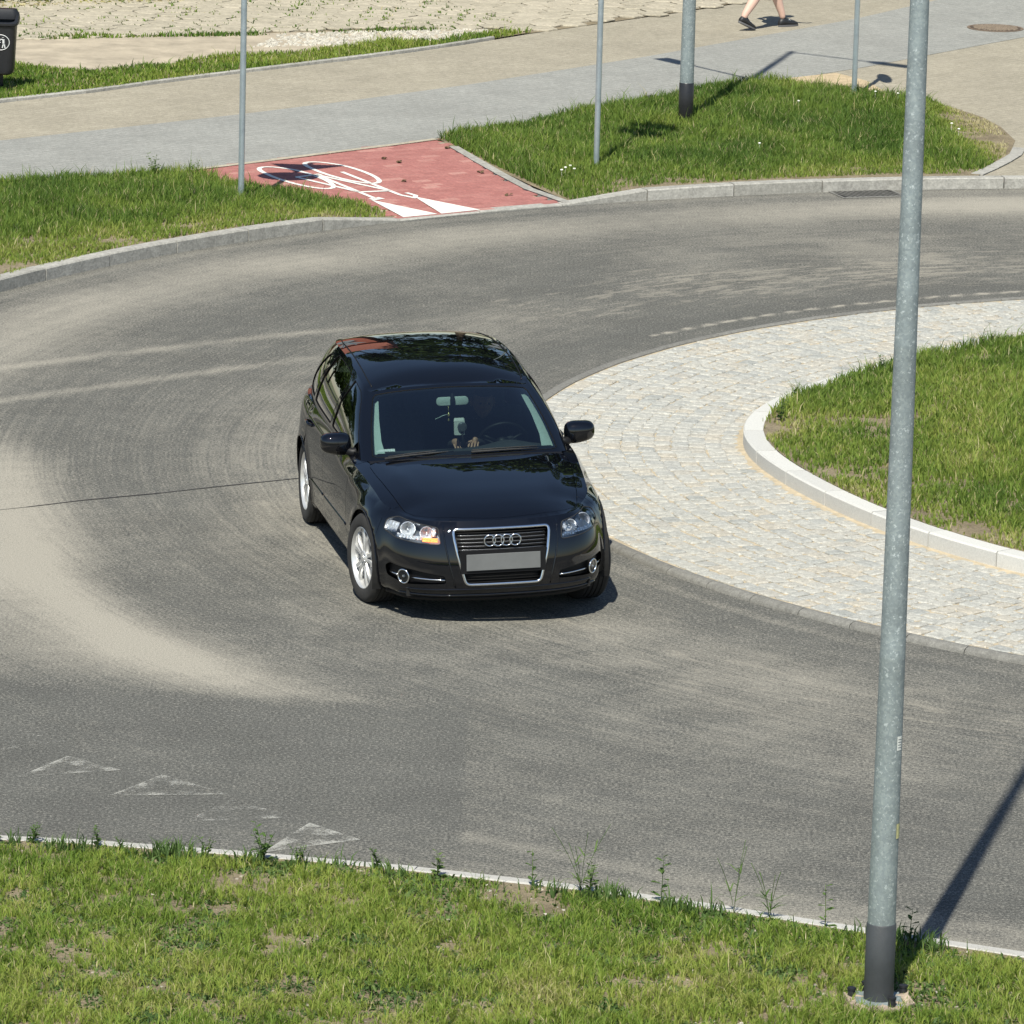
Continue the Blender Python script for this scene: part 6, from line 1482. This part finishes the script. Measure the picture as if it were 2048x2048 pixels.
# ============================================================ PEOPLE
def skinned(name, nodes, edges, m, parent, root=0, sub=2, loc=Vector((0, 0, 0))):
    """one continuous body: joints with radii, skinned and subdivided"""
    me = bpy.data.meshes.new(name); me.from_pydata([tuple(Vector(p)-loc) for p, r in nodes], edges, []); me.update(); me.materials.append(m)
    o = bpy.data.objects.new(name, me); COL.objects.link(o)
    if parent: o.parent = parent
    md = o.modifiers.new('skin', 'SKIN'); md.use_smooth_shade = True
    for v, (p, r) in zip(me.skin_vertices[0].data, nodes): v.radius = (r, r) if not isinstance(r, tuple) else r
    me.skin_vertices[0].data[root].use_root = True
    s_ = o.modifiers.new('sub', 'SUBSURF'); s_.levels = sub; s_.render_levels = sub
    return o
def head_mesh(name, c, fwd, m, parent, hair=True, k=1.0, loc=Vector((0, 0, 0))):
    """head with brow, nose, lips, chin and ears; separate hair"""
    fwd = Vector(fwd).normalized(); rt = Vector((fwd.y, -fwd.x, 0)).normalized(); up = rt.cross(fwd)
    nu, nv = 32, 24; vs = []; hv = []
    for i in range(nv+1):
        ph_ = -math.pi/2+math.pi*i/nv
        for j in range(nu):
            a = 2*math.pi*j/nu; d = Vector((math.cos(ph_)*math.cos(a), math.cos(ph_)*math.sin(a), math.sin(ph_)))   # x fwd, y side, z up
            x, y, z = d.x*.098, d.y*.076, d.z*.118
            if z < 0: s_ = 1-.32*(-z/.118)**1.6; y *= s_; x *= 1-.18*(-z/.118)**2; x += .012*(-z/.118)
            if d.x > 0:
                g = lambda yy, zz, wy, wz: math.exp(-((y-yy)/wy)**2-((z-zz)/wz)**2)
                x += .024*g(0, -.012, .012, .018)+.012*g(0, .012, .009, .02)-.010*g(.030, .012, .014, .011)-.010*g(-.030, .012, .014, .011)+.007*g(0, -.046, .024, .006)+.006*g(0, -.058, .020, .006)-.004*g(0, -.052, .024, .003)+.008*g(0, -.088, .024, .016)+.005*g(.03, .030, .02, .006)+.005*g(-.03, .030, .02, .006)
            w_ = Vector(c)-loc+(fwd*x+rt*y+up*z)*k; vs.append(w_)
    fs = [(i*nu+j, i*nu+(j+1) % nu, (i+1)*nu+(j+1) % nu, (i+1)*nu+j) for i in range(nv) for j in range(nu)]
    o = mk(name, vs, fs, m, parent, True)
    b = MB()
    for sg in (-1, 1):
        ce = Vector(c)-loc+(rt*.075*sg-fwd*.008+up*.0)*k
        b.tube([ce+(up*math.cos(q)*.030+fwd*math.sin(q)*.016+rt*sg*.008)*k for q in np.linspace(0, 6.28, 13)[:-1]], .007*k, 6, True)
    b.build('ears', m, o, True)
    b = MB()
    for sg in (-1, 1): b.lathe([(0, 0), (.010*k, .002), (.0, .006)], 10, Matrix.Translation(Vector(c)-loc+(fwd*.083+rt*.030*sg+up*.012)*k) @ fwd.to_track_quat('Z', 'Y').to_matrix().to_4x4())
    b.build('eyes', M['hair'], o, True)
    if hair:
        vs2 = []; fs2 = []
        keep = {}
        for i in range(nv+1):
            for j in range(nu):
                ph_ = -math.pi/2+math.pi*i/nv; a = 2*math.pi*j/nu; dx = math.cos(ph_)*math.cos(a); dz = math.sin(ph_)
                if dz > .42 or (dx < .15 and dz > -.35): keep[i*nu+j] = len(vs2); vs2.append((vs[i*nu+j]-(Vector(c)-loc))*1.09+Vector(c)-loc)
        fs2 = [tuple(keep[q] for q in f) for f in fs if all(q in keep for q in f)]
        mk('hair', vs2, fs2, M['hair'], o, True)
    return o
def shoe(name, heel, toe, tilt, m, parent, loc):
    """heel and toe points on the sole; ankle opening on top"""
    heel, toe = Vector(heel)-loc, Vector(toe)-loc; d = (toe-heel); L = d.length; d.normalize(); s_ = Vector((-d.y, d.x, 0)).normalized(); u = d.cross(s_)*-1
    if u.z < 0: u = -u
    rings = []
    for t_, w_, h_ in ((0, .024, .055), (.06, .034, .082), (.2, .037, .098), (.36, .038, .092), (.5, .041, .070), (.68, .048, .055), (.84, .046, .046), (.95, .034, .038), (1.0, .016, .028)):
        r = []
        for k in range(14):
            a = 2*math.pi*k/14; y = math.cos(a)*w_; z = h_*(.5+.5*math.sin(a)) ; z = max(z, .0)
            r.append(heel+d*(L*t_)+s_*y+u*(z+.012))
        rings.append(r)
    vs, fs = loft(rings); o = mk(name, vs, fs, m, parent, True)
    rings = []
    for z in (0, .020):
        r = []
        for k in range(24):
            a = 2*math.pi*k/24; t_ = .5-.52*math.cos(a); w_ = .047*abs(math.sin(a))**.7*(.82+.3*t_); r.append(heel+d*(L*t_)+s_*(w_ if math.sin(a) > 0 else -w_)+u*z)
        rings.append(r)
    vs, fs = loft(rings); mk('sole', vs, fs, M['sole'], o, False)
    b = MB()
    for q in (.42, .49, .56): b.tube([heel+d*(L*q)-s_*.028+u*(.078-.06*(q-.42)), heel+d*(L*q)+u*(.094-.16*(q-.42)), heel+d*(L*q)+s_*.028+u*(.078-.06*(q-.42))], .004, 5)
    b.build('laces', M['satin'], o, True); return o
M['sole'] = simple('shoe_sole', (.10, .10, .105), .7); M['shoe'] = simple('black_shoe', (.016, .017, .019), .5, 0, .3, 40); M['shorts'] = simple('dark_shorts', (.03, .035, .05), .9, 0, .1, 20); M['shirt'] = simple('grey_shirt', (.30, .30, .32), .9, 0, .08, 14)
M['legskin'] = simple('pale_skin', (.60, .40, .32), .55, 0, .05, 14)
wd_ = Vector((.66, .41, 0)).normalized(); sd_ = Vector((-wd_.y, wd_.x, 0)); P0 = Vector((3.37, 29.32, H0))
per = empty('person', tuple(P0)); tag(per, 'person in black shoes and dark shorts walking across the sidewalk at the top edge', 'person')
def pp(f, s, z): return P0+wd_*f+sd_*s+Vector((0, 0, z))
nodes = [(pp(0, 0, .94), (.145, .11)), (pp(.01, 0, 1.15), (.125, .10)), (pp(.03, 0, 1.36), (.15, .105)), (pp(.04, 0, 1.47), (.075, .065)), (pp(.05, 0, 1.56), .05),
         (pp(.0, .09, .86), (.09, .09)), (pp(.16, .09, .52), .066), (pp(.235, .085, .38), .068), (pp(.33, .08, .15), .044), (pp(.345, .08, .09), .038),
         (pp(0, -.09, .86), (.09, .09)), (pp(-.12, -.085, .52), .066), (pp(-.20, -.085, .38), .070), (pp(-.335, -.08, .19), .045), (pp(-.35, -.08, .145), .038),
         (pp(.03, .19, 1.40), .052), (pp(-.10, .23, 1.13), .038), (pp(.02, .23, .90), .027), (pp(.04, .225, .82), (.024, .04)),
         (pp(.03, -.19, 1.40), .052), (pp(.13, -.22, 1.13), .038), (pp(.30, -.21, .95), .027), (pp(.36, -.205, .89), (.024, .04))]
skinned('body', nodes, [(0, 1), (1, 2), (2, 3), (3, 4), (0, 5), (5, 6), (6, 7), (7, 8), (8, 9), (0, 10), (10, 11), (11, 12), (12, 13), (13, 14), (2, 15), (15, 16), (16, 17), (17, 18), (2, 19), (19, 20), (20, 21), (21, 22)], M['legskin'], per, 0, 2, P0)
skinned('shorts', [(pp(0, 0, 1.0), (.155, .12)), (pp(0, 0, .92), (.165, .13)), (pp(.01, .09, .82), .11), (pp(.115, .09, .60), .092), (pp(.01, -.09, .82), .11), (pp(-.09, -.09, .60), .092)], [(0, 1), (1, 2), (2, 3), (1, 4), (4, 5)], M['shorts'], per, 0, 2, P0)
skinned('shirt', [(pp(0, 0, .96), (.16, .125)), (pp(.01, 0, 1.15), (.145, .115)), (pp(.03, 0, 1.37), (.165, .12)), (pp(.035, 0, 1.46), (.09, .08)), (pp(.03, .19, 1.39), .07), (pp(-.04, .22, 1.24), .06), (pp(.03, -.19, 1.39), .07), (pp(.08, -.215, 1.24), .06)], [(0, 1), (1, 2), (2, 3), (2, 4), (4, 5), (2, 6), (6, 7)], M['shirt'], per, 0, 2, P0)
def hand(wrist, d, nrm_, m, parent, loc, side=1, curl=.35, k=1.0):
    """palm, five separate bent fingers"""
    w0 = Vector(wrist); d = Vector(d).normalized(); nv = Vector(nrm_); nv = (nv-d*nv.dot(d)).normalized(); sd2 = d.cross(nv)*side
    pm = skinned('hand', [(w0-d*.02*k, (.022*k, .018*k)), (w0+d*.03*k, (.026*k, .036*k)), (w0+d*.075*k, (.014*k, .040*k))], [(0, 1), (1, 2)], m, parent, 0, 2, loc)
    for i, (off, L_, r_) in enumerate(((.030, .072, .0085), (.010, .080, .009), (-.010, .075, .0085), (-.029, .060, .0075))):
        b0 = w0+d*.07*k+sd2*off*k; a1 = curl*(.8+.15*i); a2 = a1*2
        p1 = b0+(d*math.cos(a1)-nv*math.sin(a1)+sd2*off*2)*L_*.45*k; p2 = p1+(d*math.cos(a2)-nv*math.sin(a2))*L_*.32*k; p3 = p2+(d*math.cos(a2*1.4)-nv*math.sin(a2*1.4))*L_*.25*k
        skinned('finger', [(b0-d*.012*k, r_*1.1*k), (p1, r_*k), (p2, r_*.92*k), (p3, r_*.75*k)], [(0, 1), (1, 2), (2, 3)], m, parent, 0, 1, loc)
    t0_ = w0+d*.022*k+sd2*.026*k; t1 = t0_+(sd2*.7+d*.6-nv*.3).normalized()*.036*k; t2 = t1+(d*.9+sd2*.25-nv*.4).normalized()*.030*k
    skinned('thumb', [(t0_-sd2*.01*k, .011*k), (t1, .0105*k), (t2, .008*k)], [(0, 1), (1, 2)], m, parent, 0, 1, loc)
for s_, e_, w_ in ((1, (-.02, .23, .90), (.04, .225, .82)), (-1, (.30, -.21, .95), (.36, -.205, .89))):
    a_, b_ = pp(*e_), pp(*w_); hand(b_, (b_-a_) if s_ < 0 else Vector((wd_.x*.25, wd_.y*.25, -1)), sd_*s_, M['legskin'], per, P0, s_, .4)
head_mesh('head', pp(.07, 0, 1.67), wd_, M['legskin'], per, True, 1.0, P0)
shoe('shoe', pp(.285, .08, .0), pp(.565, .085, .0), 0, M['shoe'], per, P0); shoe('shoe', pp(-.42, -.08, .105), pp(-.185, -.08, .0), 0, M['shoe'], per, P0)
# driver
DP = Vector(carw((-.25, .35, .50))); drv = empty('person', tuple(DP)); tag(drv, 'driver in dark clothes behind the windscreen reaching towards the dashboard', 'person')
cw = lambda *p: Vector(carw(p))
M['dark_shirt'] = simple('dark_shirt', (.02, .02, .023), .9, 0, .1, 20)
hd_c = (-.22, .30, 1.105)
skinned('torso', [(cw(-.30, .37, .52), (.15, .13)), (cw(-.33, .36, .72), (.14, .12)), (cw(-.31, .34, .88), (.165, .11)), (cw(-.28, .33, .955), (.07, .06)), (cw(-.26, .32, 1.01), .05),
        (cw(-.28, .16, .90), .06), (cw(-.08, .06, .78), .044), (cw(.17, -.005, .885), .032), (cw(.25, .0, .915), .026),
        (cw(-.26, .52, .90), .06), (cw(-.05, .46, .76), .044), (cw(.15, .22, .885), .032), (cw(.245, .16, .912), .026),
        (cw(-.18, .27, .54), .085), (cw(.22, .26, .58), .065), (cw(.50, .26, .35), .05), (cw(-.18, .47, .54), .085), (cw(.22, .48, .58), .065), (cw(.50, .48, .35), .05)],
        [(0, 1), (1, 2), (2, 3), (3, 4), (2, 5), (5, 6), (6, 7), (7, 8), (2, 9), (9, 10), (10, 11), (11, 12), (0, 13), (13, 14), (14, 15), (0, 16), (16, 17), (17, 18)], M['dark_shirt'], drv, 0, 2, DP)
cf = Vector((math.cos(CARA), math.sin(CARA), -.08))
head_mesh('head', cw(*hd_c), cf, M['skin'], drv, True, 1.0, DP)
cs = Vector((-math.sin(CARA), math.cos(CARA), 0))
hand(cw(.25, .0, .922), cf+cs*.25, Vector((0, 0, 1)), M['skin'], drv, DP, -1, .45)
hand(cw(.245, .16, .922), cf-cs*.35+Vector((0, 0, .1)), Vector((0, 0, 1)), M['skin'], drv, DP, 1, .3)
